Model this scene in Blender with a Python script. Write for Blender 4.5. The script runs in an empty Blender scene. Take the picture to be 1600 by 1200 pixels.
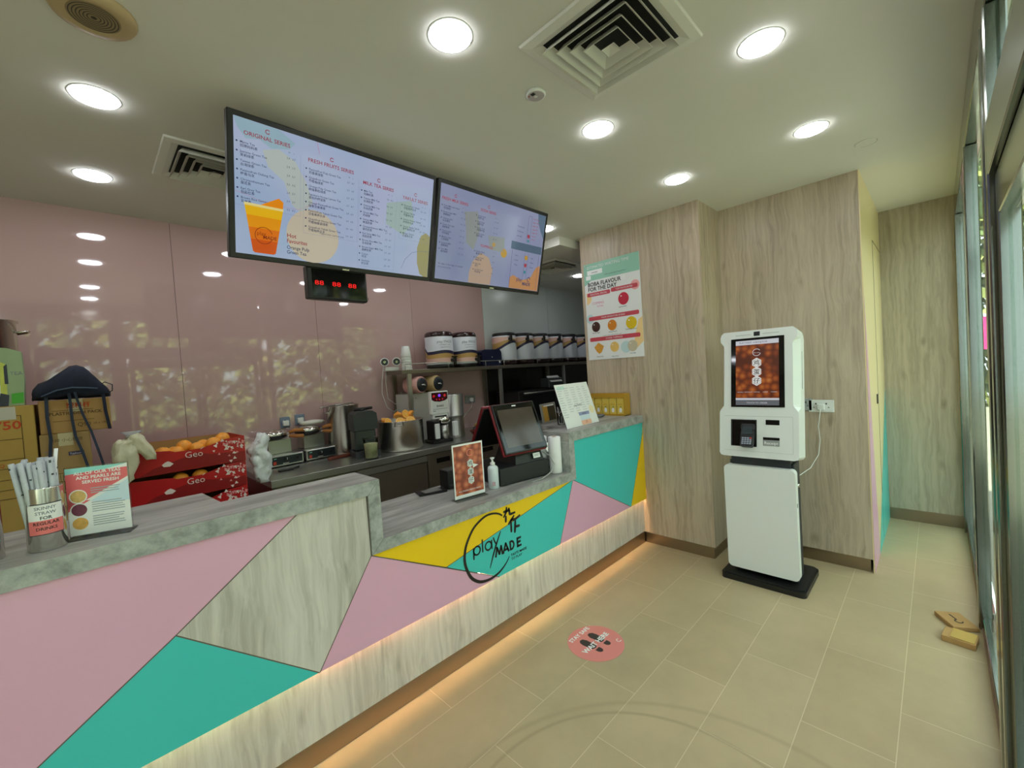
import bpy, math, random
from mathutils import Matrix, Vector
random.seed(7)
PI = math.pi
sc = bpy.context.scene
COL = sc.collection

# ------------------------------------------------------------------ camera
YAW, PITCH, ROLL, FPX = 0.786075, -0.029188, -0.065343, 665.42
CAM = Vector((0, 0, 1.5))
fw = Vector((math.cos(YAW)*math.cos(PITCH), math.sin(YAW)*math.cos(PITCH), math.sin(PITCH)))
rt = fw.cross(Vector((0, 0, 1))).normalized()
up = rt.cross(fw)
r2 = rt*math.cos(ROLL) + up*math.sin(ROLL)
u2 = -rt*math.sin(ROLL) + up*math.cos(ROLL)
cd = bpy.data.cameras.new('camera')
cam = bpy.data.objects.new('camera', cd)
COL.objects.link(cam)
cam.matrix_world = Matrix(((r2.x, u2.x, -fw.x, CAM.x), (r2.y, u2.y, -fw.y, CAM.y), (r2.z, u2.z, -fw.z, CAM.z), (0, 0, 0, 1)))
cd.sensor_width = 36.0
cd.lens = FPX/1600*36
cd.clip_start = 0.02
cd.clip_end = 200
sc.camera = cam

# ------------------------------------------------------------------ world, sun, exposure
w = bpy.data.worlds.new('sky')
sc.world = w
w.use_nodes = True
wn = w.node_tree
bg = wn.nodes['Background']
bg.inputs['Color'].default_value = (0.86, 0.93, 1.0, 1)
bg.inputs['Strength'].default_value = 3.6
sd = bpy.data.lights.new('sun', 'SUN')
sd.energy = 19.0
sd.angle = 0.02
sd.color = (1.0, 0.94, 0.8)
sun = bpy.data.objects.new('sun', sd)
COL.objects.link(sun)
sun.location = (0, 8, 12)
sun.rotation_euler = Vector((0.25, -0.75, -0.95)).to_track_quat('-Z', 'Y').to_euler()
vs = sc.view_settings
vs.view_transform = 'Standard'
vs.look = 'None'
vs.exposure = 0.32
vs.gamma = 1.0
vs.use_curve_mapping = False
sc.cycles.transparent_max_bounces = 24
LAMP = 27.0            # radiance of the round ceiling lights
LED = 44.0

# ------------------------------------------------------------------ layout (metres)
ZC = 2.66; XE = 3.225; YW = 1.203; YL = 2.253; XR = 3.623; YR = 0.33; XF = 4.907; YG = -0.122
YB = 3.665; YC = 1.736; ZH = 1.072; ZL = 0.809; ZLED = 0.375; ZS = 0.915; YS = 2.95; ZSH = 1.575

# ------------------------------------------------------------------ materials
def s2l(c):
    return c/12.92 if c <= 0.04045 else ((c+0.055)/1.055)**2.4
def rgb(r, g, b):
    return (s2l(r/255), s2l(g/255), s2l(b/255), 1)
MC = {}
def mat(name, col, rough=0.5, metal=0.0, var=0.06, vs_=6.0, coat=0.0, emit=0.0, alpha=1.0, bump=0.0, ecol=None):
    if name in MC: return MC[name]
    m = bpy.data.materials.new(name); m.use_nodes = True
    nt = m.node_tree; b = nt.nodes['Principled BSDF']
    b.inputs['Roughness'].default_value = rough
    b.inputs['Metallic'].default_value = metal
    b.inputs['Coat Weight'].default_value = coat
    b.inputs['Coat Roughness'].default_value = 0.05
    c = rgb(*col)
    if var > 0:
        tc = nt.nodes.new('ShaderNodeTexCoord'); n = nt.nodes.new('ShaderNodeTexNoise')
        n.inputs['Scale'].default_value = vs_; n.inputs['Detail'].default_value = 4
        nt.links.new(tc.outputs['Object'], n.inputs['Vector'])
        mx = nt.nodes.new('ShaderNodeMix'); mx.data_type = 'RGBA'
        mx.inputs[6].default_value = tuple(min(1, x*(1-var)) for x in c[:3])+(1,)
        mx.inputs[7].default_value = tuple(min(1, x*(1+var)) for x in c[:3])+(1,)
        nt.links.new(n.outputs['Fac'], mx.inputs[0])
        nt.links.new(mx.outputs[2], b.inputs['Base Color'])
        if bump > 0:
            bp = nt.nodes.new('ShaderNodeBump'); bp.inputs['Strength'].default_value = bump; bp.inputs['Distance'].default_value = 0.01
            nt.links.new(n.outputs['Fac'], bp.inputs['Height']); nt.links.new(bp.outputs['Normal'], b.inputs['Normal'])
    else:
        b.inputs['Base Color'].default_value = c
    if emit > 0:
        b.inputs['Emission Color'].default_value = rgb(*(ecol or col)); b.inputs['Emission Strength'].default_value = emit
    if alpha < 1:
        b.inputs['Alpha'].default_value = alpha
    MC[name] = m
    return m

def wood_mat(name, light, dark, seed=0.0, rough=0.38):
    m = bpy.data.materials.new(name); m.use_nodes = True
    nt = m.node_tree; L = nt.links.new; b = nt.nodes['Principled BSDF']
    g = nt.nodes.new('ShaderNodeNewGeometry')
    add = nt.nodes.new('ShaderNodeVectorMath'); add.operation = 'ADD'; add.inputs[1].default_value = (seed, seed*1.7, seed*0.6)
    L(g.outputs['Position'], add.inputs[0])
    # domain warp for cathedral figure
    n0 = nt.nodes.new('ShaderNodeTexNoise'); n0.inputs['Scale'].default_value = 1.0; n0.inputs['Detail'].default_value = 2
    mp0 = nt.nodes.new('ShaderNodeMapping'); mp0.inputs['Scale'].default_value = (7, 7, 3.2)
    L(add.outputs[0], mp0.inputs['Vector']); L(mp0.outputs[0], n0.inputs['Vector'])
    sc_ = nt.nodes.new('ShaderNodeVectorMath'); sc_.operation = 'SCALE'; sc_.inputs['Scale'].default_value = 0.07
    L(n0.outputs['Color'], sc_.inputs[0])
    ad2 = nt.nodes.new('ShaderNodeVectorMath'); ad2.operation = 'ADD'
    L(add.outputs[0], ad2.inputs[0]); L(sc_.outputs[0], ad2.inputs[1])
    mp = nt.nodes.new('ShaderNodeMapping'); mp.inputs['Scale'].default_value = (42, 42, 1.3)
    L(ad2.outputs[0], mp.inputs['Vector'])
    n1 = nt.nodes.new('ShaderNodeTexNoise'); n1.inputs['Scale'].default_value = 1.0; n1.inputs['Detail'].default_value = 8; n1.inputs['Roughness'].default_value = 0.62
    L(mp.outputs[0], n1.inputs['Vector'])
    # broad boards
    mp2 = nt.nodes.new('ShaderNodeMapping'); mp2.inputs['Scale'].default_value = (5, 5, 0.35)
    L(add.outputs[0], mp2.inputs['Vector'])
    n2 = nt.nodes.new('ShaderNodeTexNoise'); n2.inputs['Scale'].default_value = 1.0; n2.inputs['Detail'].default_value = 3
    L(mp2.outputs[0], n2.inputs['Vector'])
    # knots
    mp3 = nt.nodes.new('ShaderNodeMapping'); mp3.inputs['Scale'].default_value = (6.5, 6.5, 3.0)
    L(ad2.outputs[0], mp3.inputs['Vector'])
    vo = nt.nodes.new('ShaderNodeTexVoronoi'); vo.inputs['Scale'].default_value = 1.0
    L(mp3.outputs[0], vo.inputs['Vector'])
    kr = nt.nodes.new('ShaderNodeMapRange'); kr.inputs['From Min'].default_value = 0.02; kr.inputs['From Max'].default_value = 0.17
    kr.inputs['To Min'].default_value = 0.16; kr.inputs['To Max'].default_value = 0.0
    L(vo.outputs['Distance'], kr.inputs['Value'])
    m1 = nt.nodes.new('ShaderNodeMath'); m1.operation = 'MULTIPLY_ADD'; m1.inputs[1].default_value = 0.62
    L(n1.outputs['Fac'], m1.inputs[0])
    m2 = nt.nodes.new('ShaderNodeMath'); m2.operation = 'MULTIPLY_ADD'; m2.inputs[1].default_value = 0.36
    L(n2.outputs['Fac'], m2.inputs[0]); m2.inputs[2].default_value = 0.03
    L(m2.outputs[0], m1.inputs[2])
    m3 = nt.nodes.new('ShaderNodeMath'); m3.operation = 'SUBTRACT'
    L(m1.outputs[0], m3.inputs[0]); L(kr.outputs['Result'], m3.inputs[1])
    cr = nt.nodes.new('ShaderNodeValToRGB')
    e = cr.color_ramp.elements
    e[0].position = 0.24; e[0].color = tuple(x*0.62 for x in rgb(*dark)[:3])+(1,)
    e[1].position = 0.74; e[1].color = rgb(*light)
    k = cr.color_ramp.elements.new(0.40); k.color = rgb(*dark)
    k = cr.color_ramp.elements.new(0.54); k.color = tuple((a+c)/2 for a, c in zip(rgb(*dark), rgb(*light)))
    L(m3.outputs[0], cr.inputs['Fac']); L(cr.outputs[0], b.inputs['Base Color'])
    b.inputs['Roughness'].default_value = rough
    MC[name] = m
    return m

def stone_mat(name, c0, c1, stretch=(2.0, 9, 9), rough=0.42):
    m = bpy.data.materials.new(name); m.use_nodes = True
    nt = m.node_tree; L = nt.links.new; b = nt.nodes['Principled BSDF']
    g = nt.nodes.new('ShaderNodeNewGeometry')
    mp = nt.nodes.new('ShaderNodeMapping'); mp.inputs['Scale'].default_value = stretch
    L(g.outputs['Position'], mp.inputs['Vector'])
    n = nt.nodes.new('ShaderNodeTexNoise'); n.inputs['Scale'].default_value = 1.3; n.inputs['Detail'].default_value = 9; n.inputs['Roughness'].default_value = 0.68; n.inputs['Distortion'].default_value = 0.15
    L(mp.outputs[0], n.inputs['Vector'])
    cr = nt.nodes.new('ShaderNodeValToRGB'); e = cr.color_ramp.elements
    e[0].position = 0.33; e[0].color = rgb(*c0); e[1].position = 0.66; e[1].color = rgb(*c1)
    L(n.outputs['Fac'], cr.inputs['Fac']); L(cr.outputs[0], b.inputs['Base Color'])
    b.inputs['Roughness'].default_value = rough
    MC[name] = m
    return m

def tile_mat():
    m = bpy.data.materials.new('floor_tile'); m.use_nodes = True
    nt = m.node_tree; L = nt.links.new; b = nt.nodes['Principled BSDF']
    g = nt.nodes.new('ShaderNodeNewGeometry')
    mp = nt.nodes.new('ShaderNodeMapping'); mp.inputs['Location'].default_value = (-1.67-0.3+6.0, -0.433+2.9, 0)
    L(g.outputs['Position'], mp.inputs['Vector'])
    br = nt.nodes.new('ShaderNodeTexBrick'); br.offset = 0.5; br.offset_frequency = 2
    br.inputs['Scale'].default_value = 1.0; br.inputs['Brick Width'].default_value = 0.6; br.inputs['Row Height'].default_value = 0.29
    br.inputs['Mortar Size'].default_value = 0.0018; br.inputs['Mortar Smooth'].default_value = 0.2; br.inputs['Bias'].default_value = 0.0
    br.inputs['Color1'].default_value = rgb(185, 166, 131); br.inputs['Color2'].default_value = rgb(178, 159, 124); br.inputs['Mortar'].default_value = rgb(208, 191, 156)
    L(mp.outputs[0], br.inputs['Vector'])
    n = nt.nodes.new('ShaderNodeTexNoise'); n.inputs['Scale'].default_value = 3.0; n.inputs['Detail'].default_value = 9; n.inputs['Roughness'].default_value = 0.65
    L(g.outputs['Position'], n.inputs['Vector'])
    mr = nt.nodes.new('ShaderNodeMapRange'); mr.inputs['From Min'].default_value = 0.3; mr.inputs['From Max'].default_value = 0.75
    mr.inputs['To Min'].default_value = 0.9; mr.inputs['To Max'].default_value = 1.08
    L(n.outputs['Fac'], mr.inputs['Value'])
    mu = nt.nodes.new('ShaderNodeMix'); mu.data_type = 'RGBA'; mu.blend_type = 'MULTIPLY'; mu.inputs[0].default_value = 1
    L(br.outputs['Color'], mu.inputs[6]); L(mr.outputs[0], mu.inputs[7])
    # scuff arcs worn into the tiles
    def arc(cx, cy, r, wd, amp, prev):
        d = nt.nodes.new('ShaderNodeVectorMath'); d.operation = 'DISTANCE'; d.inputs[1].default_value = (cx, cy, 0)
        L(g.outputs['Position'], d.inputs[0])
        s = nt.nodes.new('ShaderNodeMath'); s.operation = 'SUBTRACT'; s.inputs[1].default_value = r; L(d.outputs['Value'], s.inputs[0])
        a = nt.nodes.new('ShaderNodeMath'); a.operation = 'ABSOLUTE'; L(s.outputs[0], a.inputs[0])
        q = nt.nodes.new('ShaderNodeMapRange'); q.inputs['From Max'].default_value = wd; q.inputs['To Min'].default_value = amp; q.inputs['To Max'].default_value = 0; L(a.outputs[0], q.inputs['Value'])
        t = nt.nodes.new('ShaderNodeMath'); t.operation = 'MULTIPLY'; L(q.outputs[0], t.inputs[0]); L(n.outputs['Fac'], t.inputs[1])
        o = nt.nodes.new('ShaderNodeMix'); o.data_type = 'RGBA'; o.inputs[7].default_value = rgb(112, 98, 74)
        L(t.outputs[0], o.inputs[0]); L(prev, o.inputs[6])
        return o.outputs[2]
    c = arc(1.05, 0.62, 0.62, 0.012, 0.55, mu.outputs[2])
    c = arc(0.95, 0.45, 0.86, 0.018, 0.35, c)
    L(c, b.inputs['Base Color'])
    b.inputs['Roughness'].default_value = 0.34
    b.inputs['Specular IOR Level'].default_value = 0.4
    return m

def glass_mat(name, tint=(0.9, 0.97, 0.94), refl=1.0, rough=0.0):
    m = bpy.data.materials.new(name); m.use_nodes = True
    nt = m.node_tree; L = nt.links.new
    for n in list(nt.nodes): nt.nodes.remove(n)
    o = nt.nodes.new('ShaderNodeOutputMaterial'); t = nt.nodes.new('ShaderNodeBsdfTransparent'); gl = nt.nodes.new('ShaderNodeBsdfGlossy')
    t.inputs['Color'].default_value = tint+(1,); gl.inputs['Roughness'].default_value = rough
    f = nt.nodes.new('ShaderNodeFresnel'); f.inputs['IOR'].default_value = 1.5
    mu = nt.nodes.new('ShaderNodeMath'); mu.operation = 'MULTIPLY'; mu.inputs[1].default_value = refl
    mx = nt.nodes.new('ShaderNodeMixShader')
    L(f.outputs[0], mu.inputs[0]); L(mu.outputs[0], mx.inputs[0]); L(t.outputs[0], mx.inputs[1]); L(gl.outputs[0], mx.inputs[2]); L(mx.outputs[0], o.inputs['Surface'])
    MC[name] = m
    return m

def photo_mat(name, cols, scale, emit=0.0, rough=0.3):
    """print or picture with round blobs (waffles): voronoi cells coloured along a ramp"""
    m = bpy.data.materials.new(name); m.use_nodes = True
    nt = m.node_tree; L = nt.links.new; b = nt.nodes['Principled BSDF']
    tc = nt.nodes.new('ShaderNodeTexCoord'); v = nt.nodes.new('ShaderNodeTexVoronoi'); v.inputs['Scale'].default_value = scale
    v.feature = 'F1'; v.inputs['Randomness'].default_value = 0.75
    L(tc.outputs['Object'], v.inputs['Vector'])
    n = nt.nodes.new('ShaderNodeTexNoise'); n.inputs['Scale'].default_value = scale*0.35; L(tc.outputs['Object'], n.inputs['Vector'])
    ma = nt.nodes.new('ShaderNodeMath'); ma.operation = 'MULTIPLY_ADD'; ma.inputs[1].default_value = 0.6
    L(n.outputs['Fac'], ma.inputs[0]); L(v.outputs['Distance'], ma.inputs[2])
    cr = nt.nodes.new('ShaderNodeValToRGB'); e = cr.color_ramp.elements
    e[0].position = 0.35; e[0].color = rgb(*cols[0]); e[1].position = 1.0; e[1].color = rgb(*cols[-1])
    for i, c in enumerate(cols[1:-1]):
        k = e.new(0.35+0.65*(i+1)/(len(cols)-1)); k.color = rgb(*c)
    L(ma.outputs[0], cr.inputs['Fac'])
    b.inputs['Roughness'].default_value = rough
    if emit: 
        b.inputs['Base Color'].default_value = (0, 0, 0, 1)
        L(cr.outputs[0], b.inputs['Emission Color']); b.inputs['Emission Strength'].default_value = emit
    else: L(cr.outputs[0], b.inputs['Base Color'])
    MC[name] = m
    return m

def screen_mat(name, col, e=0.9):
    if name in MC: return MC[name]
    e *= 0.56
    m = bpy.data.materials.new(name); m.use_nodes = True
    b = m.node_tree.nodes['Principled BSDF']
    b.inputs['Base Color'].default_value = (0.01, 0.01, 0.01, 1); b.inputs['Roughness'].default_value = 0.12
    b.inputs['Emission Color'].default_value = rgb(*col); b.inputs['Emission Strength'].default_value = e
    MC[name] = m
    return m

WOOD = wood_mat('pale_oak_laminate', (214, 198, 174), (170, 152, 130))
WOODC = wood_mat('counter_oak_laminate', (228, 223, 215), (182, 176, 167), 3.3)
WOODF = wood_mat('far_oak_laminate', (196, 184, 162), (156, 144, 122), 7.1, 0.3)
STONE = stone_mat('grey_stone_laminate', (124, 122, 116), (186, 185, 178), (1.3, 11, 11))
STONE2 = stone_mat('grey_stone_edge', (126, 130, 126), (184, 187, 183), (13, 13, 13))
TILE = tile_mat()
WHITEP = mat('ceiling_paint', (222, 220, 210), 0.9, var=0.01)
PINKG = mat('pink_back_glass', (198, 166, 163), 0.02, var=0.0, coat=1.0)
WHITEW = mat('white_wall_panel', (206, 212, 208), 0.25, var=0.01)
STEEL = mat('brushed_steel', (186, 186, 180), 0.3, 0.9, var=0.05, vs_=3)
STEELD = mat('dark_brushed_steel', (138, 130, 116), 0.38, 0.85, var=0.08, vs_=2)
STEELP = mat('polished_steel', (214, 212, 204), 0.16, 1.0, var=0.03)
KICK = mat('bronze_steel_kick', (158, 144, 126), 0.3, 1.0, var=0.06)
FRAME = mat('shopfront_steel', (140, 143, 136), 0.15, 1.0, var=0.04)
BLACK = mat('black_plastic', (22, 22, 22), 0.4, var=0.1)
BLACKG = mat('black_gloss', (8, 8, 9), 0.06, var=0.0)
DARKG = mat('dark_grey_plastic', (52, 54, 56), 0.45)
WHITE = mat('white_plastic', (232, 234, 230), 0.3, var=0.01)
PAPER = mat('white_paper', (238, 240, 238), 0.6, var=0.01)
PINKP = mat('pink_laminate', (226, 172, 200), 0.3, var=0.01)
TEALP = mat('teal_laminate', (66, 200, 196), 0.3, var=0.01)
YELP = mat('yellow_laminate', (246, 204, 10), 0.3, var=0.01)
SEAM = mat('dark_seam', (62, 56, 50), 0.6)
CARD = mat('brown_cardboard', (176, 138, 84), 0.85, var=0.08, vs_=14)
CARD2 = mat('yellow_cardboard', (184, 152, 78), 0.85, var=0.08, vs_=14)
REDC = mat('red_printed_card', (188, 22, 26), 0.35, var=0.05)
REDD = mat('dark_red_printed_card', (142, 14, 18), 0.35, var=0.05)
ORANGE = mat('orange_peel', (245, 160, 52), 0.45, var=0.12, vs_=60, bump=0.3)
NAVY = mat('navy_fabric', (26, 32, 52), 0.85, var=0.2, vs_=30, bump=0.3)
INK = mat('black_ink', (24, 18, 18), 0.5, var=0.0)
REDINK = mat('red_ink', (196, 62, 40), 0.6, var=0.0)
LAMPM = mat('lamp_diffuser', (255, 255, 255), 0.4, var=0.0, emit=LAMP, ecol=(244, 247, 255))
LEDM = mat('led_strip_glow', (255, 200, 130), 0.4, var=0.0, emit=LED, ecol=(255, 214, 164))
GLASS = glass_mat('shopfront_glass', (0.84, 0.92, 0.87), refl=0.35)
ACRYL = glass_mat('clear_acrylic', (0.93, 0.96, 0.96), 1.0)
PLBAG = glass_mat('clear_plastic_bag', (0.93, 0.95, 0.95), 1.6, 0.15)
DARKW = mat('dark_steel_wall', (58, 54, 48), 0.2, 0.7, var=0.1)

# ------------------------------------------------------------------ mesh builder
class B:
    def __init__(s): s.V = []; s.F = []; s.mats = []; s.cur = 0; s.M = Matrix.Identity(4)
    def m(s, mt):
        if mt not in s.mats: s.mats.append(mt)
        s.cur = s.mats.index(mt); return s
    def at(s, M): s.M = M; return s
    def raw(s, vs, fs, smooth=False):
        o = len(s.V)
        s.V += [tuple(s.M @ Vector(v)) for v in vs]
        s.F += [([o+i for i in f], s.cur, smooth) for f in fs]
        return s
    def box(s, x0, x1, y0, y1, z0, z1, bev=0.0):
        if bev <= 0:
            return s.raw([(x0,y0,z0),(x1,y0,z0),(x1,y1,z0),(x0,y1,z0),(x0,y0,z1),(x1,y0,z1),(x1,y1,z1),(x0,y1,z1)],
                         [(3,2,1,0),(4,5,6,7),(0,1,5,4),(1,2,6,5),(2,3,7,6),(3,0,4,7)])
        # chamfered box
        b = min(bev, (x1-x0)/2.01, (y1-y0)/2.01, (z1-z0)/2.01)
        rings = [(z0, b), (z0+b, 0), (z1-b, 0), (z1, b)]
        vs = []; fs = []
        for z, i in rings:
            a0, a1, c0, c1 = x0+i, x1-i, y0+i, y1-i
            c = b if i == 0 else b*0.4
            vs += [(a0+c,c0,z),(a1-c,c0,z),(a1,c0+c,z),(a1,c1-c,z),(a1-c,c1,z),(a0+c,c1,z),(a0,c1-c,z),(a0,c0+c,z)]
        for k in range(3):
            for i in range(8):
                j = (i+1) % 8; fs.append((k*8+i, k*8+j, k*8+8+j, k*8+8+i))
        fs.append(tuple(reversed(range(8)))); fs.append(tuple(range(24, 32)))
        return s.raw(vs, fs)
    def prism(s, poly, y0, y1):
        """polygon in x,z (counter-clockwise seen from -Y) between y0 (front) and y1"""
        n = len(poly)
        vs = [(x, y0, z) for x, z in poly]+[(x, y1, z) for x, z in poly]
        fs = [tuple(range(n)), tuple(reversed(range(n, 2*n)))]+[(i, n+i, n+(i+1) % n, (i+1) % n) for i in range(n)]
        return s.raw(vs, fs)
    def slab(s, poly, z0, z1):
        n = len(poly)
        vs = [(x, y, z0) for x, y in poly]+[(x, y, z1) for x, y in poly]
        fs = [tuple(reversed(range(n))), tuple(range(n, 2*n))]+[(i, (i+1) % n, n+(i+1) % n, n+i) for i in range(n)]
        return s.raw(vs, fs)
    def lathe(s, prof, c=(0, 0, 0), n=28, axis='Z', smooth=True, sx=1.0, sy=1.0):
        vs = []; fs = []
        for r, z in prof:
            for i in range(n):
                a = 2*PI*i/n; x, y = r*math.cos(a)*sx, r*math.sin(a)*sy
                p = (x, y, z) if axis == 'Z' else ((x, z, y) if axis == 'Y' else (z, x, y))
                vs.append((p[0]+c[0], p[1]+c[1], p[2]+c[2]))
        for k in range(len(prof)-1):
            for i in range(n):
                j = (i+1) % n; fs.append((k*n+i, k*n+j, (k+1)*n+j, (k+1)*n+i))
        fs.append(tuple(reversed(range(n)))); fs.append(tuple(range((len(prof)-1)*n, len(prof)*n)))
        if axis == 'Y': fs = [tuple(reversed(f)) for f in fs]
        o = len(s.F); s.raw(vs, fs, smooth)
        s.F[-1] = (s.F[-1][0], s.F[-1][1], False); s.F[-2] = (s.F[-2][0], s.F[-2][1], False)
        return s
    def cyl(s, c, r, h, n=24, axis='Z', bev=0.0):
        if bev: return s.lathe([(r-bev, 0), (r, bev), (r, h-bev), (r-bev, h)], c, n, axis)
        return s.lathe([(r, 0), (r, h)], c, n, axis)
    def ball(s, c, r, n=14, sx=1, sy=1, sz=1):
        pr = [(max(1e-4, r*math.sin(PI*k/n)), -r*sz*math.cos(PI*k/n)) for k in range(n+1)]
        return s.lathe(pr, c, 2*n, sx=sx, sy=sy)
    def disc(s, cx, cz, r, y, n=28, a0=0, a1=2*PI, rx=1.0):
        pts = [(cx+r*rx*math.cos(a0+(a1-a0)*i/n), y, cz+r*math.sin(a0+(a1-a0)*i/n)) for i in range(n if a1-a0 > 6.28 else n+1)]
        return s.raw(pts, [tuple(range(len(pts)))])
    def rect(s, x0, x1, z0, z1, y):
        return s.raw([(x0,y,z0),(x1,y,z0),(x1,y,z1),(x0,y,z1)], [(0,1,2,3)])
    def poly(s, pts, y):
        return s.raw([(x, y, z) for x, z in pts], [tuple(range(len(pts)))])
    def ring(s, cx, cz, r0, r1, y, a0=0, a1=2*PI, n=40, d=0.0):
        """flat arc; r0,r1 may be lists (start,end widths)"""
        vs = []; fs = []
        for i in range(n+1):
            t = i/n; a = a0+(a1-a0)*t
            q0 = r0(t) if callable(r0) else r0; q1 = r1(t) if callable(r1) else r1
            vs += [(cx+q0*math.cos(a), y, cz+q0*math.sin(a)), (cx+q1*math.cos(a), y, cz+q1*math.sin(a))]
        for i in range(n): fs.append((2*i, 2*i+1, 2*i+3, 2*i+2))
        return s.raw(vs, fs)
    def stroke(s, pts, wd, y):
        for (x0, z0), (x1, z1) in zip(pts[:-1], pts[1:]):
            d = Vector((x1-x0, z1-z0)); 
            if d.length < 1e-6: continue
            d.normalize(); nx, nz = -d.y*wd/2, d.x*wd/2
            x0b, z0b, x1b, z1b = x0-d.x*wd*.3, z0-d.y*wd*.3, x1+d.x*wd*.3, z1+d.y*wd*.3
            s.poly([(x0b-nx, z0b-nz), (x1b-nx, z1b-nz), (x1b+nx, z1b+nz), (x0b+nx, z0b+nz)], y)
        return s
    def tube(s, pts, r, n=8, closed=False):
        P = [Vector(p) for p in pts]; vs = []; fs = []; prev = None
        for i, p in enumerate(P):
            t = (P[min(i+1, len(P)-1)]-P[max(i-1, 0)]).normalized()
            if prev is None:
                a = t.cross(Vector((0, 0, 1)))
                if a.length < 1e-3: a = t.cross(Vector((0, 1, 0)))
            else: a = prev - t*prev.dot(t)
            a.normalize(); prev = a; b = t.cross(a)
            rr = r[i] if isinstance(r, (list, tuple)) else r
            for k in range(n):
                q = p+(a*math.cos(2*PI*k/n)+b*math.sin(2*PI*k/n))*rr; vs.append(tuple(q))
        for i in range(len(P)-1):
            for k in range(n):
                j = (k+1) % n; fs.append((i*n+k, i*n+j, (i+1)*n+j, (i+1)*n+k))
        fs.append(tuple(reversed(range(n)))); fs.append(tuple(range((len(P)-1)*n, len(P)*n)))
        return s.raw(vs, fs, True)
    def strap(s, pts, wd, th=0.003, side=(1, 0, 0)):
        sd = Vector(side)*wd/2; vs = []; fs = []
        P = [Vector(p) for p in pts]
        for i, p in enumerate(P):
            t = (P[min(i+1, len(P)-1)]-P[max(i-1, 0)]).normalized(); nn = t.cross(sd).normalized()*th/2
            vs += [tuple(p-sd-nn), tuple(p+sd-nn), tuple(p+sd+nn), tuple(p-sd+nn)]
        for i in range(len(P)-1):
            for k in range(4):
                j = (k+1) % 4; fs.append((i*4+k, i*4+j, i*4+4+j, i*4+4+k))
        fs += [(3, 2, 1, 0), tuple(range(len(P)*4-4, len(P)*4))]
        return s.raw(vs, fs)
    def text(s, st, x, z, size, y=-0.001, align='LEFT', bold=0.0, shear=0.0, rot=0.0, sx=1.0, M=None):
        key = (st, bold, shear, align)
        if key not in TXT:
            c = bpy.data.curves.new('t', 'FONT'); c.body = st; c.size = 1; c.align_x = align; c.offset = bold; c.shear = shear
            c.resolution_u = 2; c.space_line = 1.0
            o = bpy.data.objects.new('t', c); TCOL.objects.link(o)
            bpy.context.view_layer.update()
            dg = bpy.context.evaluated_depsgraph_get()
            me = bpy.data.meshes.new_from_object(o.evaluated_get(dg))
            TXT[key] = ([tuple(v.co) for v in me.vertices], [tuple(p.vertices) for p in me.polygons])
            bpy.data.objects.remove(o); bpy.data.curves.remove(c); bpy.data.meshes.remove(me)
        vs, fs = TXT[key]; cr, sr = math.cos(rot), math.sin(rot)
        out = []
        for a, b_, _ in vs:
            a, b_ = a*size*sx, b_*size
            out.append((x+a*cr-b_*sr, y, z+a*sr+b_*cr))
        return s.raw(out, fs)
    def build(s, name, parent=None, loc=None, mat_=None):
        me = bpy.data.meshes.new(name)
        me.from_pydata(s.V, [], [f[0] for f in s.F])
        for mt in s.mats: me.materials.append(mt)
        me.polygons.foreach_set('material_index', [f[1] for f in s.F])
        me.polygons.foreach_set('use_smooth', [f[2] for f in s.F])
        me.update()
        o = bpy.data.objects.new(name, me); COL.objects.link(o)
        if parent: o.parent = parent
        if loc: o.location = loc
        return o
TXT = {}
TCOL = COL
def thing(name, label, cat, loc=(0, 0, 0), rz=0.0, group=None, rx=0.0):
    o = bpy.data.objects.new(name, None); COL.objects.link(o); o.empty_display_size = 0.05
    o.location = loc; o.rotation_euler = (rx, 0, rz); o['label'] = label; o['category'] = cat
    if group: o['group'] = group
    return o
def tag(o, label, cat, group=None):
    o['label'] = label; o['category'] = cat
    if group: o['group'] = group
    return o
def struct(b, name):
    o = b.build(name); o['kind'] = 'structure'; return o
def copy_tree(root, loc, rz=None, label=None):
    kids = {}
    for o in list(COL.objects):
        if o.parent: kids.setdefault(o.parent.name, []).append(o)
    def rec(o, par):
        c = o.copy(); COL.objects.link(c); c.parent = par
        for k in kids.get(o.name, []): rec(k, c)
        return c
    c = rec(root, None); c.location = loc
    if rz is not None: c.rotation_euler[2] = rz
    if label: c['label'] = label
    return c
def crumple(b, i0, amp, fr, seed=0.0):
    from mathutils import noise
    for i in range(i0, len(b.V)):
        v = Vector(b.V[i]); d = noise.noise_vector(v*fr+Vector((seed, seed, 0))) + 0.5*noise.noise_vector(v*fr*2.3)
        b.V[i] = tuple(v+d*amp)
    return b
def rrect(cx, cz, w_, h_, r, n=6):
    p = []
    for qx, qz, a in ((1, -1, -PI/2), (1, 1, 0), (-1, 1, PI/2), (-1, -1, PI)):
        for i in range(n+1):
            t = a+PI/2*i/n; p.append((cx+qx*(w_/2-r)+r*math.cos(t), cz+qz*(h_/2-r)+r*math.sin(t)))
    return p

# ------------------------------------------------------------------ room shell
struct(B().m(TILE).box(-1.8, 5.65, YG-0.06, YB, -0.06, 0), 'floor')
struct(B().m(WHITEP).box(-1.8, 5.65, YG-0.1, YB+0.1, ZC, ZC+0.12), 'ceiling')
b = B().m(WHITEP).box(3.02, 5.65, 2.32, YB, 2.585, ZC-0.0005)
struct(b, 'trim_1')
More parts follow.
